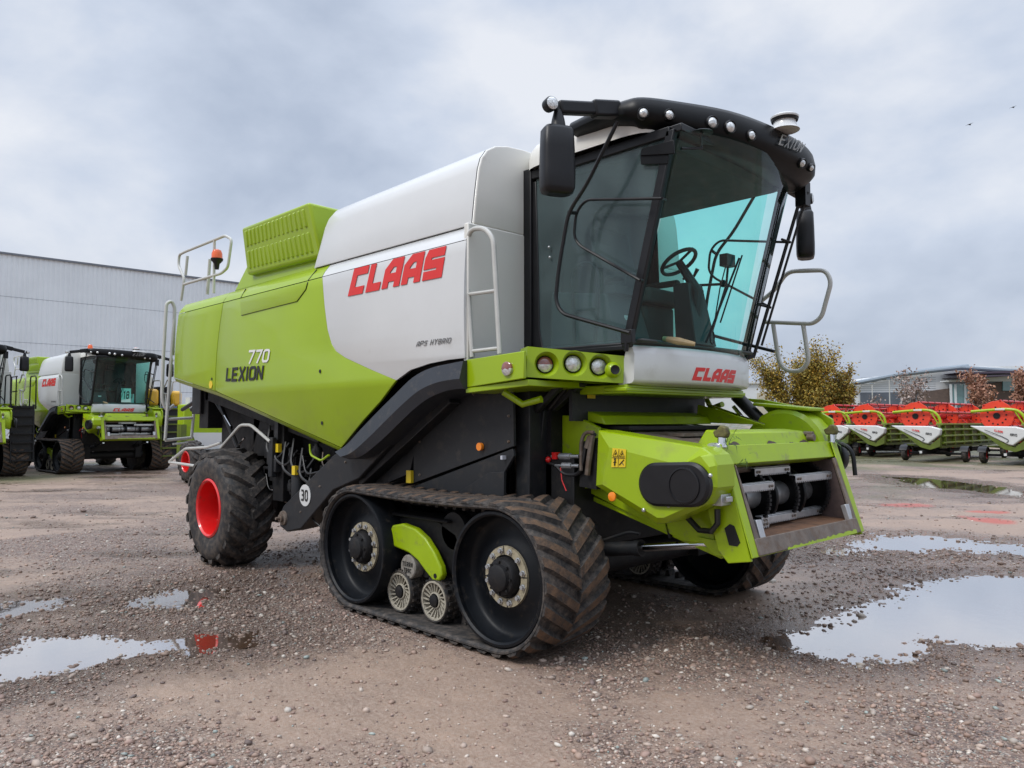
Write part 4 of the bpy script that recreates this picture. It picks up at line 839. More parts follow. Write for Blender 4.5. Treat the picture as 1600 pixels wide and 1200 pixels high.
# front frame: columns, head beam, worn flanges, rusty lip
FB, FT = Vector((1.47, 0, .86)), Vector((1.24, 0, 1.62)); ud = (FT-FB).normalized(); nf = Vector((ud.z, 0, -ud.x)); HT = (FT-FB).length
def Fp(y, v, d=0): p = FB+ud*v-(nf*d if d < .26 else nf*.0+Vector((d, 0, 0))); return Vector((p.x, y, p.z))
mb = MB()
for y0, y1 in ((YN-.02, YN+.07), (YF+.02, YF-.07)):
    sgn = 1 if y1 > y0 else -1
    mb.prism([Fp(y0, -.02, .02), Fp(y0, .0, .20), Fp(y0, .1, .25), Fp(y0, HT, .25), Fp(y0, HT+.02, .0)], (0, sgn*.03, 0))
    mb.prism([Fp(y0+sgn*.001, 0, .012), Fp(y0+sgn*.09, 0.0, .012), Fp(y0+sgn*.10, HT, .012), Fp(y0+sgn*.001, HT, .012)], nf*.012)
mb.hexa([Fp(YN, HT-.13, .02), Fp(YF, HT-.13, .02), Fp(YF, HT-.13, .16), Fp(YN, HT-.13, .16), Fp(YN, HT+.015, .03), Fp(YF, HT+.015, .03), Fp(YF, HT+.015, .25), Fp(YN, HT+.015, .25)])
mb.hexa([Fp(YN, .0, .02), Fp(YF, .0, .02), Fp(YF, .0, .2), Fp(YN, .0, .2), Fp(YN, .03, .0), Fp(YF, .03, .0), Fp(YF, .06, .2), Fp(YN, .06, .2)])
frame = mb.build('front_frame', M['green_worn'], FH, bevel=.008)
for y0, sgn in ((YN+.07, 1), (YF-.07, -1)):
    mb = MB()
    mb.prism([Fp(y0, .02, -.006), Fp(y0+sgn*.07, .05, -.004), Fp(y0+sgn*.05, HT-.14, .008), Fp(y0+sgn*.02, HT-.14, -.004)], -nf*.02)
    mb.build('worn_flange', M['worn'], FH, bevel=.004)
    mb = MB(); mb.prism([Fp(y0+sgn*.05, .05, .03), Fp(y0+sgn*.05, .05, .6), Fp(y0+sgn*.05, HT-.1, .6), Fp(y0+sgn*.05, HT-.15, .03)], (0, -sgn*.01, 0)); mb.build('inner_wall', M['peel'], FH)
for y0 in (YN+.16, YF-.20):
    mb = MB(); mb.hexa([Fp(y0, .11, .0), Fp(y0+.075, .11, .0), Fp(y0+.075, .10, .04), Fp(y0, .10, .04), Fp(y0, .25, -.004), Fp(y0+.075, .25, -.004), Fp(y0+.075, .25, .04), Fp(y0, .25, .04)])
    mb.build('guide_block', M['steel'], FH, bevel=.004)
mb = MB(); mb.hexa([Fp(YN+.07, .005, -.012), Fp(YF-.07, .005, -.012), Fp(YF-.07, .005, .02), Fp(YN+.07, .005, .02), Fp(YN+.07, .125, -.008), Fp(YF-.07, .125, -.008), Fp(YF-.07, .125, .03), Fp(YN+.07, .125, .03)])
mb.build('front_lip', M['worn'], FH, bevel=.006)
mb = MB(); mb.hexa([Fp(YN+.1, .09, .03), Fp(YF-.1, .09, .03), Fp(YF-.1, .11, .62), Fp(YN+.1, .11, .62), Fp(YN+.1, .12, .03), Fp(YF-.1, .12, .03), Fp(YF-.1, .14, .62), Fp(YN+.1, .14, .62)])
mb.build('feed_tray', M['rust'], FH)
mb = MB()
for k in range(4): y = YN+.35+k*.36; mb.bar(Fp(y, .122, .05), Fp(y+.02, .142, .6), .008, .006)
mb.build('tray_rib', M['peel'], FH)
# ragged chipped-paint edge on the lip
mb = MB(); pts_t, pts_b = [], []
for i in range(46):
    t = .22+.74*i/45; y = YN+.1+(YF-YN-.2)*t; pts_b.append(Fp(y, .002, -.0145)); pts_t.append(Fp(y, .008+.016*t+rng.uniform(0, .016), -.0145))
mb.loft([pts_b, pts_t]); mb.build('paint_remnant', M['green_worn'], FH)
# inside: drum, discs, chains, slats
dz, dd = .35, .38; CH = (YN+.17, YN+.17+.475, YN+.17+.95, YF-.17)
mb = MB(); c0 = Fp(YN+.12, dz, dd); mb.lathe([(.10, 0), (.10, YF-YN-.24)], c0, (0, 1, 0), 24, 1)
for y in (YN+.34, YN+.82, YN+1.30, YF-.13): mb.lathe([(.23, 0), (.235, .01), (.235, .03), (.23, .04), (.0, .04)], Fp(y, dz, dd), (0, 1, 0), 32, 0); mb.lathe([(.0, 0), (.2, -.001)], Fp(y, dz, dd), (0, 1, 0), 32, 0, caps=False)
mb.build('feed_drum', [M['gloss_black'], M['steel']], FH, angle=40)
for y in CH:
    mb = MB(); c = Fp(y, dz, dd); path = [c+Vector((.26*math.cos(a), 0, .25*math.sin(a))) for a in [PI*(.5-k/24*1.0) for k in range(25)]]; path = [path[0]+Vector((-.4, 0, .0))]+path+[path[-1]+Vector((-.4, 0, -.0))]
    mb.tube(path, .009, 6)
    for p in path[1:-1]: mb.box(p.x-.013, p.x+.013, y-.016, y+.016, p.z-.011, p.z+.011)
    mb.build('feed_chain', M['shade'], FH)
for i, (va, da, vb_, db_) in enumerate(((.44, .085, .135, .22), (.545, .16, .16, .22), (.47, .085, .15, .27))):
    for vv, d in ((va, da), (vb_, db_)):
        y0 = CH[i]-.05; y1 = CH[i+1]+.05; mb = MB(); p0 = Fp(y0, vv, 0)-Vector((d, 0, 0)); p1 = Fp(y1, vv, 0)-Vector((d, 0, 0)); X_, Z_ = Vector((1, 0, 0)), Vector((0, 0, 1))
        mb.prism([p0, p1, p1+Z_*.05, p0+Z_*.05], X_*.01); mb.prism([p0+Z_*.05, p1+Z_*.05, p1+Z_*.05-X_*.05, p0+Z_*.05-X_*.05], Z_*.008)
        n = 20
        for k in range(n):
            q = p0.lerp(p1, (k+.5)/n); mb.box(q.x-.002, q.x+.010, q.y-.006, q.y+.006, q.z-.010, q.z+.002)
        for yy in (.05, .11, .86, .93): q = p0.lerp(p1, yy)+Z_*.024+X_*.008; mb.lathe([(.012, 0), (.012, .010)], q, X_, 6, 1)
        mb.build('feed_slat', [M['steel'], M['worn']], FH, bevel=.003)
for y0_, dy_, vv_, d_ in ((YN+.1, .55, HT-.20, .22), (YN+.85, .6, HT-.19, .30)):
    mb = MB(); mb.lathe([(.028, 0), (.028, dy_)], Fp(y0_, vv_, 0)-Vector((d_, 0, 0)), (0, 1, 0), 10); mb.build('cross_shaft', M['worn'], FH)
mb = MB(); mb.prism([Fp(YN+.08, .05, .72), Fp(YF-.08, .05, .72), Fp(YF-.08, HT-.02, .72), Fp(YN+.08, HT-.02, .72)], (-.02, 0, 0)); mb.hexa([Fp(YN+.1, HT-.10, .1), Fp(YF-.1, HT-.10, .1), Fp(YF-.1, HT-.10, .7), Fp(YN+.1, HT-.10, .7), Fp(YN+.1, HT-.06, .1), Fp(YF-.1, HT-.06, .1), Fp(YF-.1, HT-.06, .7), Fp(YN+.1, HT-.06, .7)]); mb.build('feeder_back', M['shade'], FH)
# column fittings: latch slot, bracket, coupler, header hooks
mb = MB(); q = [Fp(YN-.024, .10, .09), Fp(YN-.024, .12, .15), Fp(YN-.024, .24, .15), Fp(YN-.024, .26, .10), Fp(YN-.024, .24, .07), Fp(YN-.024, .12, .06)]; mb.prism(q, (0, .004, 0)); mb.build('latch_slot', M['shade'], FH)
p = at(1122, 782, 'y', -.93); mb = MB(); mb.box(p.x-.07, p.x+.07, -1.0, -.86, p.z-.03, p.z+.05); mb.box(p.x+.04, p.x+.1, -.98, -.9, p.z-.005, p.z+.035); mb.build('latch_bracket', M['steel'], FH, bevel=.006)
mb = MB(); p = at(1121, 800, 'y', -.92); mb.tube([p+Vector((0, 0, .02)), p, p+Vector((0, 0, -.08)), p+Vector((-.05, 0, -.14)), p+Vector((-.18, .05, -.15)), p+Vector((-.3, .05, -.05))], .022, 8); mb.build('hose', M['hose'], FH)
p = at(1112, 703, 'y', -.93); mb = MB(); mb.tube([p+Vector((-.16, 0, -.01)), p+Vector((.02, 0, .0))], [.02, .035], 10); mb.lathe([(.05, 0), (.05, .06)], p, (0, 1, 0), 16); mb.tube([p+Vector((-.1, 0, 0)), p+Vector((-.14, .0, -.14))], .014, 6); mb.build('latch_pin', M['steel'], FH)
for px, py in ((1136, 690), (1322, 690)):
    y = YN+.02 if px < 1200 else YF-.03
    mb = MB(); b0 = Fp(y, HT+.0, .02)
    mb.lathe([(.034, 0), (.03, .07)], b0, (0, 0, 1), 16, 1)
    mb.prism([b0+Vector((dx*.62, -.03, dz_*.66)) for dx, dz_ in ((-.07, .10), (.07, .10), (.09, .15), (.07, .22), (.0, .24), (-.05, .19), (-.1, .17))], (0, .06, 0), 0)
    mb.build('header_hook', [M['olive'], M['chrome']], FH, bevel=.012)
for cx, yy, vv in ((0, YN+.09, HT-.14), (1, YN+.03, HT+.02), (2, YF-.03, HT)):
    mb = MB()
    for k in range(9):
        b0 = Fp(yy+rng.uniform(-.03, .04), vv, -.015); d = Vector((rng.uniform(.0, .10), rng.uniform(-.08, .12), rng.uniform(-.12, .12)))
        m_ = b0+d*.6+Vector((.02, 0, .03)); w = Vector((0, .005, .002)); mb.add([b0-w, b0+w, m_+w, m_-w, b0+d], [(0, 1, 2, 3), (3, 2, 4)])
    mb.build('caught_straw', M['weed'], FH, recalc=False)
# raised top cover with peeled paint
t0, t1, t2, t3 = at(1024, 664, 'y', -.62), at(1255, 693, 'y', .66), at(1030, 684, 'y', -.62), at(1257, 692, 'y', .66)
mb = MB(); xa, xb = .93, 1.17
mb.hexa([(xa-.05, -.66, 1.60), (xb, -.66, 1.585), (xb, .66, 1.585), (xa-.05, .66, 1.60), (xa+.02, -.62, 1.735), (xb-.05, -.64, 1.715), (xb-.05, .64, 1.715), (xa+.02, .62, 1.735)]); tc = mb.build('top_cover', M['green_worn'], FH, bevel=.012)
mb = MB(); lo, hi = [], []
for i in range(60):
    y = -.655+1.31*i/59; lo.append((xb+.004-.0, y, 1.592)); hh = 1.612+.03*max(0, math.sin(i*.37)*math.sin(i*.11+1))+rng.uniform(0, .012); hi.append((xb+.004-.05*(hh-1.585)/.13, y, hh))
mb.loft([lo, hi]); mb.build('peeled_strip', M['peel'], FH)
mb = MB(); p = at(1258, 692, 'y', .68); mb.lathe([(.03, 0), (.03, .06)], (xb-.02, .66, 1.66), (1, 0, 0), 12); mb.lathe([(.022, 0), (.022, .08)], (xb-.06, .68, 1.69), (1, 0, 0), 12); mb.build('latch_pin', M['worn'], FH)
mb = MB(); mb.box(.3, .62, -.42, .5, 1.675, 1.70); mb.hexa([(.28,-.7,1.69),(1.0,-.7,1.585),(1.0,.78,1.585),(.28,.78,1.69),(.28,-.7,1.71),(1.0,-.7,1.605),(1.0,.78,1.605),(.28,.78,1.71)]); mb.build('top_plate', M['worn'], FH)
# far side: sloping shield, drive housing, big belt guard
mb = MB()
mb.prism([at(a, b, 'y', .82) for a, b in ((1088, 660), (1090, 632), (1120, 640), (1196, 664))], (0, .02, 0))
mb.prism([at(a, b, 'y', 1.20) for a, b in ((1160, 622), (1190, 624), (1275, 640), (1300, 655), (1305, 700), (1200, 690), (1205, 650), (1190, 634))], (0, .04, 0))
sh = mb.build('far_shield', M['green_worn'], FH, bevel=.006)
c = at(1243, 690, 'y', 1.08); mb = MB()
prof = []
rows = [[(c.x+r*math.cos(a)*1.0-.05, y, c.z+r*math.sin(a)-.10) for a in [PI*1.15-PI*1.35*k/20 for k in range(21)]] for y, r in ((.93, .36), (.95, .40), (1.18, .40), (1.22, .36), (1.22, .1))]
mb.loft(rows); mb.cap([r for r in rows[0]]); mb.build('belt_guard', M['green_worn'], FH, angle=40)
mb = MB(); mb.bar(at(1190, 632, 'y', 1.1), at(1276, 640, 'y', 1.1), .34, .03); mb.build('guard_lid', M['green_worn'], FH, bevel=.008)
mb = MB(); mb.lathe([(.14, 0), (.15, .03), (.15, .09), (.1, .1)], (c.x+.22, 1.28, c.z-.15), (0, 1, 0), 24); mb.tube(rnd([(c.x+.2, 1.3, c.z+.02), (c.x+.42, 1.32, c.z-.05), (c.x+.44, 1.32, c.z-.3)], .1), .02, 8); mb.build('drive_pulley', M['black'], FH)
mb = MB(); mb.tube([at(1150, 618, 'y', 1.0), at(1195, 664, 'y', 1.0)], .06, 12); mb.build('far_cylinder', M['black'], FH)
mb = MB(); mb.tube([at(1146, 635, 'y', .95), at(1162, 655, 'y', .95)], .02, 8); mb.tube([at(1105, 632, 'y', .9), at(1195, 664, 'y', .88)], .014, 6); mb.build('bright_rod', M['chrome'], FH)
# lift cylinders
for sg in (-1, 1):
    y = sg*.72; a, b, c = at(905, 860, 'y', -.72), at(1003, 856, 'y', -.72), at(1124, 849, 'y', -.72)
    V = lambda p: Vector((p.x, y, p.z))
    mb = MB(); mb.tube([V(a)+(V(a)-V(b))*.8, V(b)], .058, 16); mb.tube([V(b)-(V(b)-V(a)).normalized()*.06, V(b)], .066, 16); mb.tube(rnd([V(a)+Vector((-.2, 0, .085)), V(a)+Vector((.2, 0, .09)), V(b)+Vector((-.12, 0, .115)), V(b)+Vector((-.02, 0, .11))], .05), .014, 8); lc = mb.build('lift_cylinder', M['dark'], K)
    mb = MB(); mb.tube([V(b), V(c)], .032, 14); mb.build('piston_rod', M['chrome'], lc)
for sg in (-1, 1):
    mb = MB()
    for y in (sg*.80, sg*.64): mb.prism([(.98, y, .95), (1.30, y, .93), (1.30, y, .83), (1.12, y, .83)], (0, .025, 0))
    mb.lathe([(.03, 0), (.03, .24)], (1.17, sg*.72-.11, .90), (0, 1, 0), 10); mb.build('cylinder_bracket', M['green_worn'], FH, bevel=.004)
# near-side hoses, couplings, pipes by the hinge
mb = MB()
mb.tube(rnd([at(a, b, 'y', -1.02) for a, b in ((838, 606), (813, 622), (806, 650), (806, 720), (812, 790))], .05), .014, 8); mb.tube([at(811, 640, 'y', -1.05), at(806, 790, 'y', -1.05)], .01, 8)
mb.build('hydraulic_pipe', M['worn'], K)
mb = MB()
for pts in (((812, 660), (818, 690), (835, 712), (860, 713)), ((815, 690), (830, 705), (850, 720), (868, 727)), ((822, 640), (812, 680), (815, 740), (812, 800)), ((850, 640), (845, 668), (832, 690), (828, 730)), ((870, 728), (882, 742), (905, 742), (912, 720), (916, 690), (930, 678)), ((802, 620), (798, 680), (800, 740), (797, 800)), ((890, 600), (850, 650), (835, 660), (832, 700))):
    mb.tube(rnd([at(a, b, 'y', -.99) for a, b in pts], .08), .018, 8)
mb.build('hose', M['hose'], K)
mb = MB(); mb.bar(at(912, 597, 'y', -.95), at(842, 660, 'y', -.95), .07, .05); mb.bar(at(876, 602, 'y', -1.15), at(830, 650, 'y', -1.1), .05, .05); mb.bar(at(850, 640, 'y', -1.0), at(845, 690, 'y', -1.0), .12, .12, up=(0, 1, 0)); mb.box(-.52, -.36, -1.2, -.98, 1.1, 2.05)
mb.build('hinge_strut', M['dark'], K, bevel=.006)
mb = MB(); p = at(815, 659, 'y', -1.07); mb.box(p.x-.04, p.x+.04, -1.08, -1.0, p.z-.025, p.z+.025); mb.build('pipe_clamp', M['steel'], K, bevel=.004)
for (a, b) in (((862, 713), (905, 713)), ((868, 727), (905, 728))):
    mb = MB(); A_, B_ = at(*a, 'y', -.99), at(*b, 'y', -.99); mb.tube([A_, A_.lerp(B_, .3), A_.lerp(B_, .32), A_.lerp(B_, .7), A_.lerp(B_, .72), B_], [.014, .014, .028, .028, .016, .016], 10); mb.build('hydraulic_coupling', M['steel'], K)
mb = MB(); p = at(868, 712, 'y', -.995); mb.box(p.x-.02, p.x+.03, -1.02, -.97, p.z-.028, p.z+.028); mb.build('dust_cap', M['red'], K); mb = MB(); p2 = at(857, 718, 'y', -1.0); mb.ball(p2, .028, 8); mb.build('dust_cap', M['red'], K); mb = MB(); mb.tube([at(876, 730, 'y', -1.0), at(878, 750, 'y', -1.0), at(885, 767, 'y', -1.0)], .006, 6); mb.build('cap_cord', M['red'], K)
mb = MB(); mb.tube(rnd([at(a, b, 'y', -1.0) for a, b in ((908, 735), (908, 690), (914, 675), (928, 676))], .06), .016, 8); mb.tube([at(918, 700, 'y', -1.0), at(923, 682, 'y', -1.0)], .03, 10); mb.tube([at(918, 742, 'y', -1.0), at(920, 722, 'y', -1.0), at(926, 680, 'y', -1.0)], .024, 8); mb.build('gas_spring', M['worn'], K)
mb = MB(); mb.prism([at(a, b, 'y', -.97) for a, b in ((905, 760), (910, 690), (932, 684), (932, 765))], (0, .05, 0)); mb.build('spring_bay', M['shade'], K)
mb = MB(); q = at(925, 616, 'x', -.05); mb.box(-.06, -.055, q.y-.05, q.y+.05, q.z-.035, q.z+.035); mb.build('warning_sticker', M['yellow'], K)
mb = MB(); mb.box(-.1, -.065, -1.0, 1.0, 1.8, 2.06); mb.build('bulkhead', M['dark'], K)
# ================================================================== GROUND: one sheet to the horizon, real hollows filled by puddles
def lat(n): return rng.random((n, n))
_T = [lat(256) for _ in range(8)]
def vnoise(x, y, k=0):
    T = _T[k]; xi = np.floor(x).astype(int); yi = np.floor(y).astype(int); fx = x-xi; fy = y-yi
    fx = fx*fx*(3-2*fx); fy = fy*fy*(3-2*fy); a = T[xi % 256, yi % 256]; b = T[(xi+1) % 256, yi % 256]; c = T[xi % 256, (yi+1) % 256]; d = T[(xi+1) % 256, (yi+1) % 256]
    return (a*(1-fx)+b*fx)*(1-fy)+(c*(1-fx)+d*fx)*fy
def fbm(x, y, s, o=4, k=0, g=.5):
    r = 0; a = 1; t = 0
    for i in range(o): r = r+a*vnoise(x*s+17.3*i+31*k, y*s+9.1*i, (k+i) % 8); t += a; a *= g; s *= 2.03
    return r/t-.5
PUD = [  # outlines read off the photograph, on the ground plane
 ([(1185, 992), (1260, 985), (1290, 970), (1330, 955), (1390, 930), (1440, 906), (1540, 900), (1660, 902), (1700, 960), (1640, 1012), (1520, 1008), (1450, 1000), (1400, 1022), (1330, 1030), (1260, 1016), (1215, 1003)], .07),
 ([(1250, 862), (1300, 845), (1370, 834), (1440, 834), (1530, 842), (1660, 850), (1660, 875), (1560, 864), (1480, 862), (1400, 862), (1330, 868)], .065),
 ([(1365, 742), (1440, 745), (1520, 752), (1620, 768), (1620, 780), (1540, 770), (1450, 760), (1390, 752)], .06),
 ([(-60, 1045), (0, 1025), (50, 1000), (130, 995), (230, 1000), (300, 990), (372, 990), (372, 1003), (300, 1013), (220, 1022), (140, 1036), (60, 1055), (0, 1066)], .07),
 ([(205, 937), (270, 920), (345, 914), (385, 914), (355, 934), (285, 945), (220, 949)], .075),
 ([(-80, 960), (0, 942), (60, 932), (110, 935), (60, 952), (0, 965), (-60, 975)], .08),
 ([(560, 858), (600, 852), (625, 868), (585, 880)], .0),
]
PG = [([(p.x, p.y) for p in (at(a, b, 'z', 0) for a, b in poly)], d) for poly, d in PUD if d > 0]
def sdist(x, y, poly):
    P = np.array(poly); inside = np.zeros(x.shape, bool); dm = np.full(x.shape, 1e9)
    for i in range(len(P)):
        x1, y1 = P[i-1]; x2, y2 = P[i]
        c = ((y1 > y) != (y2 > y)) & (x < (x2-x1)*(y-y1)/(y2-y1+1e-12)+x1); inside ^= c
        t = np.clip(((x-x1)*(x2-x1)+(y-y1)*(y2-y1))/((x2-x1)**2+(y2-y1)**2), 0, 1); dm = np.minimum(dm, np.hypot(x-x1-t*(x2-x1), y-y1-t*(y2-y1)))
    return np.where(inside, dm, -dm)
WATER = -.016
def fields(x, y):
    r = np.hypot(x-CAM.x, y-CAM.y); fade = np.clip(1.6-r/60, .15, 1)
    h = .020*fbm(x, y, .5, 3, 0)+.016*fbm(x, y, 2.2, 3, 1)+.024*fbm(x, y, 8, 4, 2, .75)
    wet = np.zeros(x.shape)
    for poly, d in PG:
        ext = np.array(poly); m = (x > ext[:, 0].min()-4) & (x < ext[:, 0].max()+4) & (y > ext[:, 1].min()-4) & (y < ext[:, 1].max()+4)
        if not m.any(): continue
        xx, yy = x[m], y[m]; s = sdist(xx, yy, poly); k = max(.25, min(.8, np.hypot(ext[:, 0].mean()-CAM.x, ext[:, 1].mean()-CAM.y)/18))
        s = s+k*.85*fbm(xx, yy, 1.6, 6, 3, .7)
        t = np.clip((s+.35)/(k*2.6), 0, 1); h[m] -= d*(.55*t+.45*t*t)*1.15
        wet[m] = np.maximum(wet[m], np.clip(1+s/1.1, 0, 1))
    uu = (x-CAM.x)*RIGHT.x+(y-CAM.y)*RIGHT.y; vv = (x-CAM.x)*HEAD.x+(y-CAM.y)*HEAD.y
    streak = fbm(uu*.35+vv*.06, vv*1.5, 1., 5, 4, .6)
    far = np.clip((vv-6.5)/3, 0, 1)*np.clip((np.abs(uu-.5)-1.0)/2, .25, 1)
    wet = np.clip(wet+.12+np.clip(.25+1.5*fbm(x, y, .33, 4, 5), 0, 1)*.45+far*np.clip(streak*2.6+.08, 0, .55), 0, 1)
    h = h-far*np.clip(streak*.05-.004, 0, .012)
    # machine stands on packed ground
    for (x0, x1, y0, y1) in ((-2.7, .2, -1.8, -1.0), (-2.7, .2, 1.15, 1.95), (-5.75, -5.05, -1.85, -1.1), (-5.75, -5.05, 1.2, 1.95)):
        dx = np.maximum(np.maximum(x0-x, x-x1), 0); dy = np.maximum(np.maximum(y0-y, y-y1), 0); dd = np.hypot(dx, dy); q = np.clip(1-dd/.35, 0, 1); h = h*(1-q)+.008*q
    u = (x-CAM.x)*RIGHT.x+(y-CAM.y)*RIGHT.y; v = (x-CAM.x)*HEAD.x+(y-CAM.y)*HEAD.y
    gr = .38+2.0*fbm(x, y, .45, 4, 6)+.30*np.clip((u+.3)/1.2, 0, 1)*np.clip((8-v)/2.5, 0, 1)+.10*np.exp(-((u-1.6)/2.2)**2)*(v < 9)-.45*np.exp(-((u-1.1)/.45)**2-((v-4.6)/1.2)**2)-.25*np.exp(-((u+2.8)/1.6)**2-((v-4.6)/1.4)**2)
    gr = np.clip(gr, 0, 1)
    moss = np.clip((fbm(x, y, .22, 4, 7)*2.4+.05), 0, 1)*np.clip((v-9)/10, 0, 1)*np.clip((np.abs(u)-2)/8, 0, 1)
    moss = np.maximum(moss, np.clip((v-26)/5, 0, 1)*np.clip((u-8)/4, 0, 1)*np.clip(.75+fbm(x, y, .5, 3, 2)*2, 0, 1))
    red = np.zeros(x.shape)
    for px, py, rx, ry in ((1417, 789, .62, .10), (1545, 800, .5, .07), (1555, 813, .35, .14), (1528, 811, .22, .18)):
        p = at(px, py, 'z', 0); a = (x-p.x)*RIGHT.x+(y-p.y)*RIGHT.y; b = (x-p.x)*HEAD.x+(y-p.y)*HEAD.y
        red = np.maximum(red, np.clip(1.6*(1-(a/rx)**2-(b/(ry*4))**2)+2.2*fbm(x, y, 3, 4, 4), 0, 1))
    return h*fade, wet, gr, moss, red
ang = np.concatenate([np.linspace(-math.pi, -.75, 60, endpoint=False), np.linspace(-.75, .75, 760, endpoint=False), np.linspace(.75, math.pi, 60, endpoint=False)])
rad = np.concatenate([[.05, 1, 2, 2.8], np.arange(3.4, 7.5, .021), np.geomspace(7.5, 16, 190, endpoint=False), np.geomspace(16, 60, 150, endpoint=False), np.geomspace(60, 2500, 40)])
AA, RR = np.meshgrid(ang, rad); hx = math.atan2(HEAD.y, HEAD.x)
gxv = CAM.x+RR*np.cos(hx-AA); gyv = CAM.y+RR*np.sin(hx-AA)
gh, gw, gg, gm, gred = fields(gxv.ravel(), gyv.ravel())
nr, na = RR.shape; idx = np.arange(nr*na).reshape(nr, na)
a_ = idx[:-1, :]; b_ = np.roll(idx, -1, 1)[:-1, :]; c_ = np.roll(idx, -1, 1)[1:, :]; d_ = idx[1:, :]
quads = np.stack([a_, d_, c_, b_], -1).reshape(-1, 4)
def np_mesh(name, co, faces):
    me = bpy.data.meshes.new(name); k = faces.shape[1]
    me.vertices.add(len(co)); me.vertices.foreach_set('co', np.ascontiguousarray(co, dtype=np.float32).ravel())
    me.loops.add(faces.size); me.loops.foreach_set('vertex_index', np.ascontiguousarray(faces, dtype=np.int32).ravel())
    me.polygons.add(len(faces)); me.polygons.foreach_set('loop_start', np.arange(0, faces.size, k, dtype=np.int32)); me.update(calc_edges=True); return me
me = np_mesh('ground', np.stack([gxv.ravel(), gyv.ravel(), gh], -1), quads)
me.polygons.foreach_set('use_smooth', [True]*len(me.polygons))
for nme, arr in (('wet', gw), ('gravel', gg), ('moss', gm), ('redpaint', gred)):
    at_ = me.attributes.new(nme, 'FLOAT', 'POINT'); at_.data.foreach_set('value', arr.astype(np.float32))
ground = bpy.data.objects.new('ground', me); col.objects.link(ground); ground['kind'] = 'structure'
# material
m = bpy.data.materials.new('wet_gravel'); m.use_nodes = True; nt = m.node_tree; L = nt.links.new; b = nt.nodes['Principled BSDF']
tc = nn(nt, 'ShaderNodeTexCoord'); 
def attr(n): a = nn(nt, 'ShaderNodeAttribute'); a.attribute_name = n; return a.outputs['Fac']
def mix(f, A, B):
    x = nn(nt, 'ShaderNodeMix', data_type='RGBA')
    for i, v in ((0, f), (6, A), (7, B)):
        if isinstance(v, (tuple, float)): x.inputs[i].default_value = (*v, 1) if isinstance(v, tuple) else v
        else: L(v, x.inputs[i])
    return x.outputs[2]
def noise(s, d=5, r=.6):
    n = nn(nt, 'ShaderNodeTexNoise'); n.inputs['Scale'].default_value = s; n.inputs['Detail'].default_value = d; n.inputs['Roughness'].default_value = r; L(tc.outputs['Object'], n.inputs['Vector']); return n.outputs['Fac']
def rng_(v, a, c, lo=0, hi=1):
    r = nn(nt, 'ShaderNodeMapRange'); r.inputs[1].default_value = a; r.inputs[2].default_value = c; r.inputs[3].default_value = lo; r.inputs[4].default_value = hi; L(v, r.inputs[0]); return r.outputs[0]
def mth(op, A, B):
    x = nn(nt, 'ShaderNodeMath', operation=op)
    for i, v in enumerate((A, B)):
        if isinstance(v, (int, float)): x.inputs[i].default_value = v
        else: L(v, x.inputs[i])
    return x.outputs[0]
def voro(s, f='F1'):
    v = nn(nt, 'ShaderNodeTexVoronoi'); v.inputs['Scale'].default_value = s; v.feature = f; L(tc.outputs['Object'], v.inputs['Vector']); return v
sand = mix(rng_(noise(1.1, 7, .68), .34, .66), (.305, .205, .145), (.21, .142, .106))
sand = mix(rng_(noise(38, 4, .7), .38, .68), sand, (.35, .265, .21))
v1 = voro(62); ramp = nn(nt, 'ShaderNodeValToRGB'); ramp.color_ramp.interpolation = 'CONSTANT'
sx = nn(nt, 'ShaderNodeSeparateColor'); L(v1.outputs['Color'], sx.inputs[0]); L(sx.outputs[0], ramp.inputs[0])
els = ramp.color_ramp.elements; cols = [(.0, (.12, .08, .065)), (.18, (.25, .165, .125)), (.36, (.32, .225, .175)), (.54, (.20, .14, .115)), (.68, (.38, .295, .24)), (.78, (.28, .18, .145)), (.90, (.48, .40, .34)), (.97, (.33, .34, .30))]
els[0].position = 0; els[0].color = (*cols[0][1], 1); els[1].position = cols[1][0]; els[1].color = (*cols[1][1], 1)
for p_, c_2 in cols[2:]: q_ = els.new(p_); q_.color = (*c_2, 1)
stone = ramp.outputs[0]; crev = rng_(v1.outputs['Distance'], .25, .75, 1, .45)
hs = nn(nt, 'ShaderNodeHueSaturation'); L(stone, hs.inputs['Color']); L(crev, hs.inputs['Value']); stone = hs.outputs[0]
gmask = rng_(mth('ADD', attr('gravel'), mth('MULTIPLY', mth('SUBTRACT', noise(7, 6, .7), .5), 1.1)), .3, .62)
c1 = mix(gmask, sand, stone)
wetf = rng_(mth('ADD', attr('wet'), mth('MULTIPLY', mth('SUBTRACT', noise(2.6, 6, .7), .5), .8)), .35, 1.0)
c2 = mix(mth('MULTIPLY', wetf, .62), c1, (.070, .043, .030))
c2 = mix(mth('MULTIPLY', rng_(mth('ADD', attr('moss'), mth('MULTIPLY', mth('SUBTRACT', noise(4, 6, .7), .5), .9)), .25, .8), .8), c2, (.075, .085, .028))
c2 = mix(mth('MULTIPLY', attr('redpaint'), .75), c2, (.42, .06, .04))
L(c2, b.inputs['Base Color']); L(rng_(wetf, .0, .9, .55, .10), b.inputs['Roughness']); b.inputs['Specular IOR Level'].default_value = .5
v2 = voro(62, 'SMOOTH_F1'); v3 = voro(150)
hgt = mth('ADD', mth('MULTIPLY', mth('SUBTRACT', 1, v2.outputs['Distance']), mth('ADD', mth('MULTIPLY', gmask, .9), .25)), mth('ADD', mth('MULTIPLY', mth('SUBTRACT', 1, v3.outputs['Distance']), .25), mth('MULTIPLY', noise(30, 6, .7), .5)))
bp = nn(nt, 'ShaderNodeBump'); bp.inputs['Strength'].default_value = .75; bp.inputs['Distance'].default_value = .018; L(hgt, bp.inputs['Height']); L(bp.outputs[0], b.inputs['Normal'])
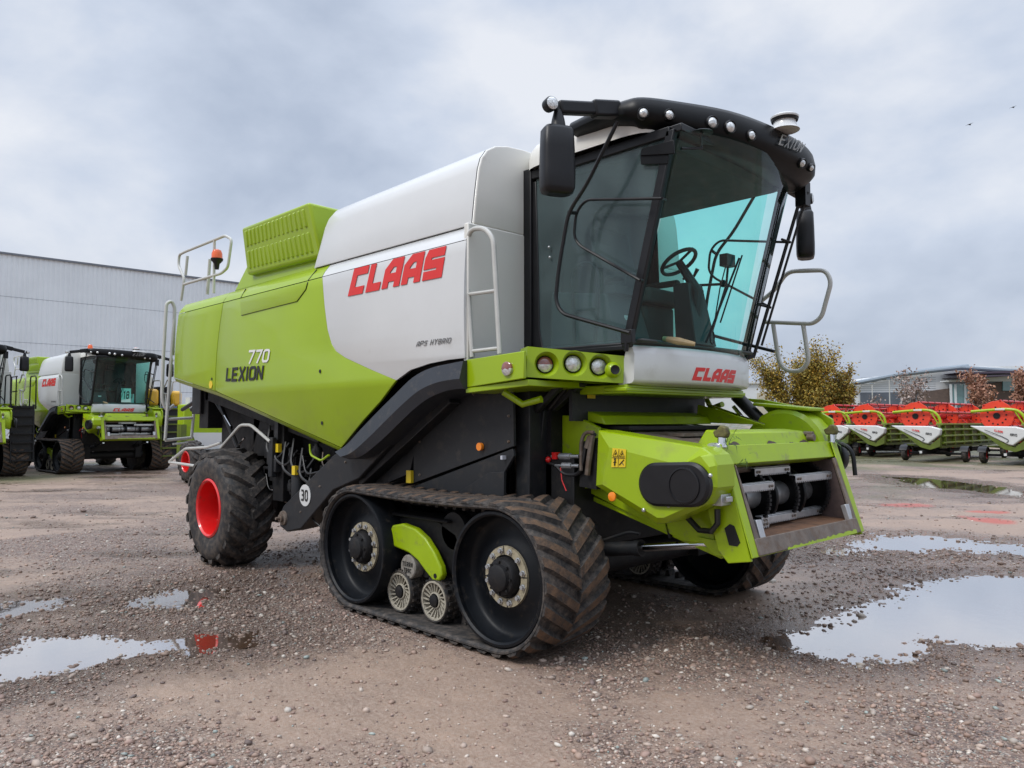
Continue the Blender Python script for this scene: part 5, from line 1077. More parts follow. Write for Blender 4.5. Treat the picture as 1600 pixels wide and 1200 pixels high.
ground.data.materials.append(m)
# puddles
mw = bpy.data.materials.new('muddy_water'); mw.use_nodes = True; nt = mw.node_tree; L = nt.links.new; b = nt.nodes['Principled BSDF']; tc = nn(nt, 'ShaderNodeTexCoord')
b.inputs['Roughness'].default_value = .2; b.inputs['Specular IOR Level'].default_value = .2
L(mix(rng_(noise(.8, 4), .35, .65), (.135, .075, .042), (.085, .052, .033)), b.inputs['Base Color'])
bp = nn(nt, 'ShaderNodeBump'); bp.inputs['Strength'].default_value = .02; bp.inputs['Distance'].default_value = .02; L(noise(9, 2), bp.inputs['Height'])
gl = nn(nt, 'ShaderNodeBsdfGlossy'); gl.inputs['Roughness'].default_value = .02; gl.inputs[0].default_value = (.97, .97, .98, 1); L(bp.outputs[0], gl.inputs['Normal'])
lw = nn(nt, 'ShaderNodeLayerWeight'); lw.inputs[0].default_value = .5; rf = rng_(mth('POWER', lw.outputs['Facing'], 1.6), 0, 1, .12, 1.0)
mxw = nn(nt, 'ShaderNodeMixShader'); L(rf, mxw.inputs[0]); L(b.outputs[0], mxw.inputs[1]); L(gl.outputs[0], mxw.inputs[2]); L(mxw.outputs[0], nt.nodes['Material Output'].inputs['Surface'])
for poly, d in PG:
    mb = MB(); c = Vector((sum(p[0] for p in poly)/len(poly), sum(p[1] for p in poly)/len(poly), WATER)); q = []
    for x, y in poly:
        v = Vector((x, y, WATER)); dv_ = (v-c); q.append(v+dv_.normalized()*min(1.2, .3+dv_.length*.12))
    mb.cap(q); o = mb.build('puddle', mw, None, recalc=False); o['kind'] = 'structure'
    if o.data.polygons[0].normal.z < 0: o.data.flip_normals()
# loose stones: one ground-cover object
def ico():
    bm = bmesh.new(); bmesh.ops.create_icosphere(bm, subdivisions=1, radius=1); v = np.array([tuple(x.co) for x in bm.verts]); f = np.array([[x.index for x in g_.verts] for g_ in bm.faces]); bm.free(); return v, f
iv, if_ = ico()
NS = 62000
u = rng.uniform(-1, 1, NS*5); r = 3.6*np.exp(rng.uniform(0, 1, NS*5)*math.log(20/3.6)); th = u*.66
sx_ = CAM.x+r*np.cos(hx-th); sy_ = CAM.y+r*np.sin(hx-th)
sh_, sw_, sg_, sm_, _r = fields(sx_, sy_)
keep = (rng.random(NS*5) < (.06+.94*np.clip((sg_-.25)*1.7, 0, 1))*np.clip(1.25-(r-4)/22, .12, 1)) & (sh_ > WATER-.014)
keep &= ~((sx_ > -2.75) & (sx_ < .1) & (np.abs(np.abs(sy_)-1.4) < .4)) 
ii = np.nonzero(keep)[0][:NS]; n0 = len(ii); n = n0; sx_, sy_, sh_, sw_ = sx_[ii], sy_[ii], sh_[ii], sw_[ii]
# sparser, coarser clods further out
n2 = 60000; r2_ = 7.5*np.exp(rng.uniform(0, 1, n2)*math.log(34/7.5)); t2 = rng.uniform(-.66, .66, n2); x2 = CAM.x+r2_*np.cos(hx-t2); y2 = CAM.y+r2_*np.sin(hx-t2)
h2, w2, g2_, m2, _q = fields(x2, y2); k2 = (rng.random(n2) < .06+.32*np.clip((w2-.25)*1.5, 0, 1)*np.clip(1.3-r2_/30, 0, 1)) & (h2 > WATER-.012) & ~((x2 > -2.75) & (x2 < .1) & (np.abs(np.abs(y2)-1.4) < .45))
x2, y2, h2, w2 = x2[k2], y2[k2], h2[k2], w2[k2]
sx_ = np.concatenate([sx_, x2]); sy_ = np.concatenate([sy_, y2]); sh_ = np.concatenate([sh_, h2]); sw_ = np.concatenate([sw_, np.clip(w2+.35, 0, 1)]); n = len(sx_)
size = np.clip(.0056*np.exp(rng.normal(0, .58, n)), .0028, .028); size[n0:] = np.clip(.012*np.exp(rng.normal(0, .45, n-n0)), .005, .04); big = rng.random(n) < .006; size[big] *= 1.7
S3 = size[:, None]*np.stack([rng.uniform(.8, 1.5, n), rng.uniform(.7, 1.1, n), rng.uniform(.45, .8, n)], -1)
V = iv[None]*(1+rng.uniform(-.22, .22, (n, 12, 1))); V = V*S3[:, None, :]
tz = rng.uniform(0, 6.28, n); ct, st = np.cos(tz)[:, None], np.sin(tz)[:, None]; tl = rng.uniform(-.4, .4, n)[:, None]
X, Y, Z = V[..., 0], V[..., 1], V[..., 2]; X, Z = X*np.cos(tl)-Z*np.sin(tl), X*np.sin(tl)+Z*np.cos(tl)
V = np.stack([X*ct-Y*st+sx_[:, None], X*st+Y*ct+sy_[:, None], Z+(sh_+size*.25)[:, None]], -1)
Fc = (if_[None]+np.arange(n)[:, None, None]*12).reshape(-1, 3)
me = np_mesh('gravel_stones', V.reshape(-1, 3), Fc)
pal = np.array([(.34, .235, .18), (.41, .32, .26), (.24, .165, .13), (.48, .41, .345), (.30, .20, .16), (.16, .115, .10), (.60, .54, .47), (.31, .35, .32), (.38, .25, .19)])
pc = pal[rng.choice(9, n, p=[.22, .16, .17, .10, .15, .08, .04, .02, .06])]*rng.uniform(.7, 1.1, (n, 1))*(1-.5*np.clip(sw_-.3, 0, 1))[:, None]
ca = me.color_attributes.new('stone_colour', 'FLOAT_COLOR', 'POINT'); ca.data.foreach_set('color', np.concatenate([np.repeat(pc, 12, 0), np.ones((n*12, 1))], 1).astype(np.float32).ravel())
ms = bpy.data.materials.new('stones'); ms.use_nodes = True; nt = ms.node_tree; a = nn(nt, 'ShaderNodeVertexColor', layer_name='stone_colour'); bs = nt.nodes['Principled BSDF']; nt.links.new(a.outputs[0], bs.inputs['Base Color']); bs.inputs['Roughness'].default_value = .6
me.materials.append(ms); st_o = bpy.data.objects.new('gravel_stones', me); col.objects.link(st_o)
tag(st_o, 'loose wet pebbles strewn over the brown gravel yard', 'gravel', kind='stuff')
# ================================================================== BACKGROUND THINGS
M['clad'] = mat('pale_blue_cladding', (.70, .75, .78), .5, var=.05, scale=.4)
M['clad_w'] = mat('white_cladding', (.66, .68, .69), .55, var=.03, scale=.4)
M['trimline'] = mat('roof_edge_trim', (.16, .18, .21), .45, var=.05)
M['roofgrey'] = mat('grey_roof_edge', (.21, .25, .29), .5, var=.05)
M['brick'] = mat('brown_brick', (.12, .085, .07), .8, var=.25, scale=3)
M['bandgrey'] = mat('dark_lower_band', (.10, .115, .14), .6, var=.2, scale=1)
M['winteal'] = mat('teal_window_glass', (.11, .24, .25), .12, var=.35, scale=.5, coat=1)
M['purple'] = mat('plum_canopy_trim', (.07, .05, .075), .5)
M['reel'] = mat('orange_red_reel', (.72, .045, .012), .45, var=.08, scale=3, coat=.3)
M['reel2'] = mat('red_reel_tubes', (.60, .02, .018), .45, var=.1, scale=3, coat=.3)
M['hgreen'] = mat('dull_header_green', (.10, .14, .012), .5, var=.25, scale=3, dirt=(.07, .08, .02), dirt_amt=.35)
M['hgreen2'] = mat('header_tube_green', (.17, .24, .02), .5, var=.25, scale=3, dirt=(.07, .08, .02), dirt_amt=.35)
M['dwhite'] = mat('divider_white', (.60, .61, .60), .45, var=.05, scale=2, coat=.3)
M['yellowpaint'] = mat('yellow_machine_paint', (.75, .42, .02), .4, var=.06, coat=.4)
M['bluepaint'] = mat('blue_machine_paint', (.02, .08, .30), .4, var=.06, coat=.4)
M['bark'] = mat('bark', (.09, .075, .06), .9, var=.3, scale=8, bump=.3)
M['haze'] = mat('distant_trees', (.20, .19, .19), .9, var=.3, scale=.2)

# --- warehouse -----------------------------------------------------
wh = empty('warehouse', 'long pale blue-grey corrugated metal warehouse behind the parked combines on the left', 'warehouse', (-70, 0, 0))
y0, y1, H_ = -40., 33.0, 15.5; mb = MB(); rows = ([], [])
y = y0; pts = []
while y < y1:
    for dy, dx in ((0, 0), (.20, 0), (.24, -.035), (.34, -.035), (.38, 0)):
        pts.append((dx, y+dy))
    y += .38
mb.loft([[(dx, yy, 0) for dx, yy in pts], [(dx, yy, H_) for dx, yy in pts]]); wall_ = mb.build('wall', M['clad'], wh, angle=20)
mb = MB(); mb.box(-40, -.1, y0, y1+.2, 0, H_-.05); mb.build('wall', M['clad'], wh)
mb = MB(); mb.box(-40, .12, y0-.2, y1+.3, H_-.02, H_+.14); mb.build('roof', M['trimline'], wh)
mb = MB()
for z in (4.5, 8.3, 12.0): mb.box(.0, .004, y0, y1, z, z+.03)
mb.build('cladding_joint', M['roofgrey'], wh)

# --- the two combines parked behind: the same model, so copies -----------
cab_beac = []
def kid(root, name):
    return [o for o in root.children_recursive if o.name.split('.')[0] == name]
def beacon(parent, x, y, z):
    mb = MB(); mb.lathe([(.09, 0), (.1, .05)], (x, y, z), (0, 0, 1), 14, 0); mb.lathe([(.085, .05), (.08, .15), (.05, .21), (0, .22)], (x, y, z), (0, 0, 1), 14, 1, caps=False); return mb.build('beacon', [M['black'], M['amber']], parent, angle=40)
def parked(loc, rz, label, lift):
    c = copy_tree(combine); c.location = loc; c.rotation_euler = (0, 0, rz); tag(c, label, 'combine harvester')
    for o in kid(c, 'feeder_house'): o.location.z += lift
    for o in kid(c, 'lift_cylinder'): o.location.z += lift*.5; 
    cb = kid(c, 'cab')[0]
    beacon(cb, -.3, -.75, 4.28); beacon(cb, -.3, .80, 4.28)
    return c, cb
c2, cb2 = parked((-25.43, 3.18, 0), .0467, 'parked green combine with number 18 card in its windscreen, nearest the warehouse', .33)
mb = MB(); mb.box(.66, .668, -.02, .30, 2.46, 2.95); card = mb.build('number_card', M['cyan_paper'], cb2)
mb = MB(); text(mb, '18', [Vector((.672, yy, zz)) for yy, zz in ((.04, 2.58), (.25, 2.58), (.04, 2.85), (.25, 2.85))], .17, gap=.2, slant=.1); mb.build('number', M['black_letter'], card)
c3, cb3 = parked((-25.4, -1.42, 0), .03, 'parked combine cut off by the left picture edge, black ladder beside its cab', .28)
def ladder(root, m, x0=.35, y0_=1.72):
    mb = MB()
    for yy in (y0_-.32, y0_+.32): mb.bar((x0, yy, .45), (x0-.1, yy, 2.35), .05, .10)
    st = mb.build('side_ladder', M[m], root, bevel=.006)
    for k in range(7):
        mb = MB(); z = .5+k*.29; mb.box(x0-.12, x0+.1, y0_-.3, y0_+.3, z, z+.05); mb.build('step', M[m], st)
    mb = MB(); mb.box(x0-.06, x0-.04, y0_-.3, y0_+.3, .5, 2.3); mb.build('back_plate', M['dark'], st)
    mb = MB()
    for yy in (y0_-.36, y0_+.36): mb.tube(rnd([(x0, yy, 2.2), (x0-.05, yy, 3.3), (x0-.7, yy, 3.3), (x0-.75, yy, 2.3)], .12), .022, 8)
    mb.build('ladder_rail', M['black'] if m == 'black' else M['rail'], st)
ladder(c3, 'black'); ladder(c2, 'hgreen', .30, 1.85)
mb = MB()
for yy in (1.3, 1.75): 
    for xx in (-.7, -1.3, -1.9): mb.tube([(xx, yy, 2.35), (xx, yy, 3.3)], .02, 6)
    for zz in (2.8, 3.3): mb.tube([(-.6, yy, zz), (-2.0, yy, zz)], .02, 6)
mb.build('platform_railing', M['black'], c3)

# --- older green machine partly hidden behind the rear ladder --------------
gp = at(300, 757, 'z', 0)
om = empty('old_combine', 'older green combine with red letters on a white band, half hidden behind the rear ladder', 'combine harvester', (gp.x, gp.y, 0))
def L_(px, py, dx=-1.2): p = at(px, py, 'x', gp.x+dx); return Vector((p.x-gp.x, p.y-gp.y, p.z))
mb = MB(); a, b = L_(272, 640), L_(345, 690); mb.box(-1.7, -1.2, L_(287, 650).y, a.y+2.6, b.z-.1, L_(300, 632).z); mb.build('body', M['green_worn'], om, bevel=.03)
mb = MB(); q = [L_(298, 676, -1.19), L_(350, 676, -1.19), L_(350, 702, -1.19), L_(312, 702, -1.19)]; mb.prism(q, (.03, 0, 0)); mb.build('skirt', M['dwhite'], om)
mb = MB(); a, b = L_(296, 638, -1.19), L_(352, 622, -1.19); mb.box(-1.5, -1.17, a.y, b.y, a.z, b.z); bd = mb.build('name_band', M['dwhite'], om)
mb = MB(); p0, p1, p2, p3 = L_(304, 637, -1.165), L_(330, 636, -1.165), L_(305, 625, -1.165), L_(331, 624, -1.165); text(mb, 'MAXI', (p0, p1, p2, p3), .25, gap=.14, h=.006); mb.build('band_lettering', M['red_letter'], bd)
mb = MB(); mb.box(-1.6, -1.0, L_(290, 700).y, L_(330, 700).y+1.2, .45, L_(300, 700).z-.05); mb.box(-1.4, -.9, .15, 1.9, .45, .75); mb.build('axle', M['shade'], om, bevel=.02)
mb = MB(); mb.box(-1.4, -1.1, L_(280, 700).y, L_(289, 700).y, .7, 1.7); mb.build('step_frame', M['hgreen'], om)
tyre(.62, .30, -.55, .62, .0, .42, 16, name='wheel', parent=om)
# yellow machine further back
yp0 = at(270, 720, 'x', -24.5)
ym = empty('yellow_tractor', 'yellow and blue farm machine glimpsed behind the rear ladder', 'tractor', (-25.5, yp0.y+.3, 0))
mb = MB(); mb.box(-1.8, -.3, -.7, .5, 1.7, 2.35); mb.build('body', M['bluepaint'], ym, bevel=.05)
mb = MB(); mb.box(-1.9, -.3, -.75, -.35, 2.36, 3.0); mb.box(-1.9, -.3, .1, .5, 2.36, 2.95); mb.box(-1.7, -.35, -.6, .45, 1.2, 1.7); mb.build('hood', M['yellowpaint'], ym, bevel=.12, segs=3)
mb = MB(); mb.box(-1.6, -.4, -.35, .1, 2.3, 3.1); mb.build('cab', M['gloss_black'], ym, bevel=.05)
mb = MB(); mb.lathe([(.2, 0), (.55, .03), (.55, .35), (.2, .38)], (-1.0, -1.1, .55), (0, 1, 0), 20); mb.build('wheel', M['rubber_clean'], ym)
mb = MB(); mb.lathe([(.2, 0), (.55, .03), (.55, .35), (.2, .38)], (-1.0, .7, .55), (0, 1, 0), 20); mb.build('wheel', M['rubber_clean'], ym)

# --- cutting headers on their trailers ----------------------------------------
def make_header(Lw):
    h = empty('cutting_header', 'x', 'combine header')
    mb = MB(); mb.box(-.05, .06, 0, Lw, .75, 1.62); mb.box(-1.35, 0, 0, Lw, .72, .78); mb.hexa([(-1.35, 0, .72), (.1, 0, .62), (.1, Lw, .62), (-1.35, Lw, .72), (-1.35, 0, .76), (.1, 0, .74), (.1, Lw, .74), (-1.35, Lw, .76)])
    mb.build('back_frame', M['hgreen'], h, bevel=.01)
    mb = MB()
    for z in (.85, 1.15, 1.42): mb.tube([(.12, .1, z), (.12, Lw-.1, z)], .055, 8)
    for k in range(7): y = .4+(Lw-.8)*k/6; mb.bar((.12, y, .75), (.09, y, 1.62), .09, .1)
    mb.build('frame_tube', M['hgreen2'], h)
    mb = MB(); mb.box(-.12, .16, 0, Lw, 1.62, 1.70); mb.build('top_beam', M['hgreen2'], h, bevel=.01)
    for y in (-.32, Lw+.02):
        mb = MB(); q = [(-1.95, y+.12, 1.60), (-.25, y, 1.58), (.16, y, 1.46), (.12, y, 1.2), (-.36, y, .80), (-.55, y, .86)]
        mb.prism(q, (0, .3, 0)); dv_ = mb.build('crop_divider', M['dwhite'], h, bevel=.05, segs=3)
        if y < 0:
            mb = MB(); yy = y-.004
            sw = [(-1.35, 1.44), (-.72, 1.17), (-.52, 1.05), (-.50, .99), (-.58, .93)]
            mb.tube(rnd([(a, yy, b) for a, b in sw], .06), .014, 5); mb.build('swoosh_line', M['black_letter'], dv_)
            mb = MB(); text(mb, 'CLAAS', [Vector(p) for p in ((-1.0, yy, 1.38), (-.70, yy, 1.32), (-1.0, yy, 1.46), (-.70, yy, 1.40))], .28, gap=.14, nrm=(0, -1, 0)); mb.build('maker_lettering', M['red_letter'], dv_)
            mb = MB(); text(mb, 'VARIO', [Vector(p) for p in ((-.52, yy, 1.22), (-.2, yy, 1.18), (-.52, yy, 1.32), (-.2, yy, 1.28))], .2, gap=.18, nrm=(0, -1, 0)); mb.build('model_lettering', M['black_letter'], dv_)
        mb = MB(); q = [(-1.6, y+.06, 1.42), (-.5, y+.06, .8), (-.3, y+.06, .74), (.12, y+.06, 1.1), (.10, y+.06, .70), (-.3, y+.06, .55), (-.7, y+.06, .66)]; mb.prism(q, (0, .18, 0)); mb.build('end_panel', M['hgreen'], h)
    # reel: six-sided end plates, six tubes with tines, centre tube, arms
    cx, cz, R = -1.05, 2.02, .64
    for y in (.30, Lw*.5, Lw-.3):
        mb = MB(); mb.prism([(cx+R*(1.04 if k % 2 == 0 else .98)*math.cos(PI/6*k+.3), y, cz+R*(1.04 if k % 2 == 0 else .98)*math.sin(PI/6*k+.3)) for k in range(12)], (0, .03, 0)); rp_ = mb.build('reel_plate', M['reel'], h, bevel=.01); mb = MB()
        for k in range(12): a = PI/6*k+.1; mb.disc((cx+R*.55*math.cos(a), y-.012, cz+R*.55*math.sin(a)), (0, 1, 0), .035, 8, h=.05)
        mb.disc((cx, y-.03, cz), (0, 1, 0), .13, 16, h=.08); mb.build('hub_bolts', M['black'], rp_)
    for k in range(6):
        a = PI/3*k+.3; x, z = cx+R*math.cos(a), cz+R*math.sin(a); mb = MB(); mb.tube([(x, .3, z), (x, Lw-.3, z)], .05, 8)
        n = int(Lw/.16)
        for i in range(n): y = .4+(Lw-.8)*i/(n-1); mb.add([(x-.012, y-.008, z), (x+.012, y+.008, z), (x+.04, y, z-.26)], [(0, 1, 2)], 1)
        for i in range(9): y = .5+(Lw-1)*i/8; mb.box(x-.05, x+.05, y-.03, y+.03, z-.05, z+.05, 1)
        mb.build('reel_tube', [M['reel2'], M['black']], h)
    mb = MB(); mb.tube([(cx, .3, cz), (cx, Lw-.3, cz)], .12, 12)
    for y in [.8+(Lw-1.6)*i/6 for i in range(7)]:
        for k in range(6): a = PI/3*k+.3; mb.tube([(cx, y, cz), (cx+R*math.cos(a), y, cz+R*math.sin(a))], .02, 6)
    mb.build('reel_core', M['reel2'], h)
    mb = MB(); mb.tube([(-.62, .35, 1.15), (-.62, Lw-.35, 1.15)], .22, 14); n = 60
    pts = [(-.62+.33*math.cos(t*.9), .4+(Lw-.8)*t/(n*1.2), 1.15+.33*math.sin(t*.9)) for t in [i*1.2 for i in range(n)]]
    mb.tube(pts, .035, 5); mb.build('auger', M['reel2'], h)
    for y in (.12, Lw-.16):
        mb = MB(); mb.tube(rnd([(.04, y, 1.66), (-.02, y, 2.0), (-.28, y, 2.26), (-.75, y, 2.30), (-1.95, y, 2.20)], .18), .06, 8); mb.tube([(-.05, y, 1.66), (-.35, y, 2.2)], .03, 6)
        mb.box(-1.05, -.7, y-.07, y+.07, 2.25, 2.33, 1); mb.build('reel_arm', [M['green_worn'], M['dwhite']], h, bevel=.008)
    return h
def make_trailer(Lw):
    t = empty('header_trailer', 'x', 'trailer')
    mb = MB(); mb.bar((-.55, -.6, .45), (-.55, Lw+.5, .45), .12, .16); mb.bar((-.2, .5, .47), (-.2, Lw-.5, .47), .1, .12)
    for y in (1.0, Lw-1.4): mb.bar((-1.6, y, .36), (.65, y, .36), .1, .1)
    for y in (1.6, Lw-2.): mb.bar((-.55, y, .42), (-.55, y, .72), .12, .12); mb.bar((-.1, y, .42), (-.1, y, .64), .12, .12)
    mb.build('trailer_beam', M['shade'], t, bevel=.01)
    for y in (1.0, Lw-1.4):
        for x, sg in ((-1.75, -1), (.75, 1)):
            mb = MB(); mb.lathe([(.17, 0), (.29, .02), (.335, .06), (.335, .2), (.29, .24), (.17, .26)], (x-.13, y, .335), (1, 0, 0), 22, caps=False)
            w_ = mb.build('wheel', M['rubber_clean'], t, angle=40); mb = MB(); mb.lathe([(.175, .03), (.15, .08), (.06, .1), (0, .1)], (x-.13, y, .335), (1, 0, 0), 18, caps=False); mb.lathe([(.175, .23), (.15, .18), (.06, .16), (0, .16)], (x-.13, y, .335), (1, 0, 0), 18, caps=False); mb.build('rim', M['red'], w_)
            mb = MB(); rows = [[(xx, y+.38*math.cos(a), .335+.38*math.sin(a)) for a in [PI*.12+PI*.76*k/10 for k in range(11)]] for xx in (x-.16, x+.16)]; mb.loft(rows); mb.build('mudguard', M['black'], t)
    mb = MB(); mb.box(-.6, -.5, -.66, -.62, .4, .5); mb.build('tail_lamp', M['white'], t)
    return t
HG, TG = 'headers parked in a row on trailers', 'header trailers in a row'
h0 = make_header(8.4); t0_ = make_trailer(8.4)
spots = [(-7.25, 31.2, 0, 'cutting header with orange-red reel on the middle trailer, white divider with red lettering'),
         (-3.98, 30.9, .0, 'rightmost cutting header, its white divider reaching the right picture edge'),
         (-10.6, 34.0, -.02, 'cutting header left of the middle one, small grey cap on its green reel arm'),
         (-12.6, 34.6, -.02, 'farthest cutting header, only its red reel showing above the machine front'),
         (-.6, 30.8, .0, 'cutting header beyond the right picture edge')]
tl = ['trailer under the middle cutting header, wheel with red rim', 'black wheeled trailer under the rightmost cutting header', 'trailer under the header left of the middle one', 'trailer under the farthest red header', '']
for i, (x, y, rz, lab) in enumerate(spots[:4]):
    for base, L2 in ((h0, lab), (t0_, tl[i])):
        o = base if i == 0 else copy_tree(base); o.location = (x, y, 0); o.rotation_euler = (0, 0, rz); tag(o, L2, None, HG if base is h0 else TG)

# --- trees, hedge --------------------------------------------------------------
def leafmat(name, cols):
    m = bpy.data.materials.new(name); m.use_nodes = True; nt = m.node_tree; L = nt.links.new; b = nt.nodes['Principled BSDF']
    gi = nn(nt, 'ShaderNodeNewGeometry'); r = nn(nt, 'ShaderNodeValToRGB'); L(gi.outputs['Random Per Island'], r.inputs[0]); e = r.color_ramp.elements
    e[0].color = (*cols[0], 1); e[1].color = (*cols[-1], 1)
    for i, c in enumerate(cols[1:-1]): q = e.new((i+1)/(len(cols)-1)); q.color = (*c, 1)
    L(r.outputs[0], b.inputs['Base Color']); b.inputs['Roughness'].default_value = .65; return m
LM = {'gold': leafmat('golden_leaves', [(.13, .115, .018), (.26, .19, .025), (.38, .25, .025), (.20, .19, .03), (.44, .25, .03)]),
      'rust': leafmat('rusty_leaves', [(.22, .10, .065), (.34, .16, .10), (.44, .25, .16)]), 'pale': leafmat('pale_brown_leaves', [(.34, .25, .21), (.24, .17, .15), (.46, .38, .33)]),
      'hedge': leafmat('grey_green_leaves', [(.14, .15, .10), (.22, .21, .14), (.28, .25, .18)])}
def tree(name, label, cat, P, Ht, W, lm, nleaf, stems=3, leaf=.10, seed=1, group=None, upright=.75, base=.12):
    R = random.Random(seed); t = empty(name, label, cat, (P.x, P.y, 0), group=group); mb = MB(); tips = []
    def grow(p, d, ln, r, lvl):
        n = 4; pts = [p.copy()]; rr = [r]
        for i in range(n):
            d = (d+Vector((R.gauss(0, .12), R.gauss(0, .12), R.gauss(0, .05)+.06*upright))).normalized(); p = p+d*(ln/n); pts.append(p.copy()); rr.append(r*(1-.62*(i+1)/n))
            if lvl > 0 and i >= (1 if lvl > 1 else 0): 
                for q in range(2 if lvl > 1 else 3):
                    a = R.uniform(0, 2*PI); sp = R.uniform(.5, .95)*(1.2-.6*upright); nd = (d+Vector((math.cos(a)*sp, math.sin(a)*sp, R.uniform(-.05, .3)))).normalized(); grow(p, nd, ln*R.uniform(.38, .6), r*.45, lvl-1)
            if lvl <= 1: tips.append((p.copy(), d.copy()))
        mb.tube(pts, rr, 5)
    for k in range(stems):
        a = 2*PI*k/stems+R.random(); off = (W*.17*R.random() if stems > 1 else 0)
        grow(Vector((math.cos(a)*off, math.sin(a)*off, 0)), Vector((math.cos(a)*W/Ht*.33*(stems > 1), math.sin(a)*W/Ht*.33*(stems > 1), 1)).normalized(), Ht*R.uniform(.72, .9) if stems > 1 else Ht*.8, Ht*.012+.02, 2)
    zs_ = sorted(v.z for v in mb.v); zm = zs_[-1]; rs_ = sorted(max(abs(v.x), abs(v.y)) for v in mb.v); rm = rs_[int(len(rs_)*.96)]; kz, kr = Ht*.97/zm, min(1.5, W*.5/rm)
    Kx = lambda v: Vector((v.x*kr, v.y*kr, v.z*kz))
    mb.v = [Kx(v) for v in mb.v]; tips = [(Kx(p), d) for p, d in tips]
    mb.build('trunk', M['bark'], t)
    V = []; Fs = []
    for k in range(nleaf):
        p, d = tips[R.randrange(len(tips))]; c = p+Vector((R.gauss(0, 1), R.gauss(0, 1), R.gauss(0, 1)))*(W*.035+.08)
        if c.z < Ht*base: continue
        s = leaf*R.uniform(.6, 1.4); u = Vector((R.gauss(0, 1), R.gauss(0, 1), R.gauss(0, 1))).normalized(); v = u.cross(Vector((R.gauss(0, 1), R.gauss(0, 1), R.gauss(0, 1)))).normalized()
        b = len(V); V += [c-u*s, c+v*s*.55, c+u*s, c-v*s*.55]; Fs.append((b, b+1, b+2, b+3))
    me = bpy.data.meshes.new('crown'); me.from_pydata([tuple(v) for v in V], [], Fs); me.materials.append(LM[lm]); o = bpy.data.objects.new('crown', me); col.objects.link(o); o.parent = t
    return t
D1 = 47
def gp_(px, D): p = dep(px, 658, D); return Vector((p.x, p.y, 0))
tree('autumn_tree', 'tall bushy golden-green autumn tree seen through the grey ladder loop', 'tree', gp_(1255, D1), 6.9, 3.6, 'gold', 24000, 8, .075, 3, upright=.97, base=.03)
tree('autumn_tree', 'shorter golden autumn tree to the right of the taller golden one', 'tree', gp_(1307, D1+1), 5.5, 2.4, 'gold', 12000, 5, .075, 9, upright=.97, base=.03)
tree('bare_tree', 'thin nearly bare tree with pale leaves in front of the white building gable', 'tree', gp_(1440, 62), 6.2, 3.6, 'pale', 1500, 1, .11, 5, upright=.5, base=.35)
tree('red_leaved_tree', 'rusty-leaved tree beside the teal glass entrance', 'tree', gp_(1534, 60), 6.0, 3.0, 'rust', 2400, 1, .11, 8, upright=.55, base=.25)
tree('red_leaved_tree', 'rusty-leaved tree at the right picture edge', 'tree', gp_(1600, 58), 5.9, 2.8, 'rust', 1700, 1, .11, 12, upright=.55, base=.2)
tree('bare_tree', 'twiggy bare tree just right of the golden trees', 'tree', gp_(1345, 58), 4.3, 2.2, 'pale', 500, 2, .10, 15, upright=.5)
tree('small_shrub', 'low orange-brown bush in front of the dark building band', 'shrub', gp_(1380, 58), 2.6, 3.6, 'gold', 1300, 6, .10, 21, upright=.2)
def hedge(label, pxa, pxb, D, z, th, n, seed):
    R = random.Random(seed); a, b = gp_(pxa, D), gp_(pxb, D); t = empty('hedge', label, 'hedge', ((a.x+b.x)/2, (a.y+b.y)/2, 0)); o0 = Vector(t.location); V = []; Fs = []
    for k in range(n):
        u = R.random(); c = a.lerp(b, u)-o0+HEAD*R.uniform(-th, th); c.z = z*R.random()**.5*(.82+.18*math.sin(u*23+math.sin(u*51)))
        s = .09*R.uniform(.6, 1.5); q = Vector((R.gauss(0, 1), R.gauss(0, 1), R.gauss(0, 1))).normalized(); v = q.cross(Vector((R.gauss(0, 1), R.gauss(0, 1), R.gauss(0, 1)))).normalized(); bb = len(V); V += [c-q*s, c+v*s*.5, c+q*s, c-v*s*.5]; Fs.append((bb, bb+1, bb+2, bb+3))
    me = bpy.data.meshes.new('foliage'); me.from_pydata([tuple(v) for v in V], [], Fs); me.materials.append(LM['hedge']); o = bpy.data.objects.new('foliage', me); col.objects.link(o); o.parent = t
    mb = MB(); mb.bar(a-o0+Vector((0, 0, z*.35)), b-o0+Vector((0, 0, z*.35)), th*1.2, z*.6); mb.build('stem', M['bark'], t)
hedge('low grey-green hedge running behind the headers below the golden trees', 1212, 1500, 44, 2.55, .6, 7000, 4)

# --- buildings on the right -------------------------------------------------------
def frame_at(px, D, name, label, cat):
    p = gp_(px, D); e = empty(name, label, cat, (p.x, p.y, 0), rz=math.atan2(RIGHT.y, RIGHT.x)); return e
def UZ(px, py, D, px0): p = dep(px, py, D); q = gp_(px0, D); return ((p-q).dot(RIGHT), p.z)
DB = 92; P0 = 1480
ob = frame_at(P0, DB, 'office_building', 'white clad building with a curved grey roof edge and teal glass entrance at far right', 'building')
S = lambda px, py: UZ(px, py, DB, P0)
def slab(name, pxs, y0_, y1_, m, parent=ob, bev=0):
    mb = MB(); mb.prism([(S(a, b)[0], y0_, S(a, b)[1]) for a, b in pxs], (0, y1_-y0_, 0)); return mb.build(name, m, parent, bevel=bev)
slab('wall', ((1330, 600), (1400, 586), (1500, 575), (1640, 582), (1640, 662), (1330, 662)), 0, 25, M['clad_w'])
slab('wall', ((1495, 573), (1585, 563), (1700, 563), (1700, 662), (1495, 662)), 10, 35, M['clad_w'])
slab('wall', ((1344, 613.5), (1465, 612), (1465, 662), (1344, 662)), -.15, .0, M['bandgrey'])
slab('wall', ((1440, 612), (1560, 597), (1640, 597), (1640, 662), (1440, 662)), -.9, -.2, M['brick'])
mb = MB()
for k in range(7):
    py = 590+k*3.4; a = S(1345, py); b = S(1462, py); mb.box(a[0], b[0], -.03, 0, a[1], a[1]+.03)
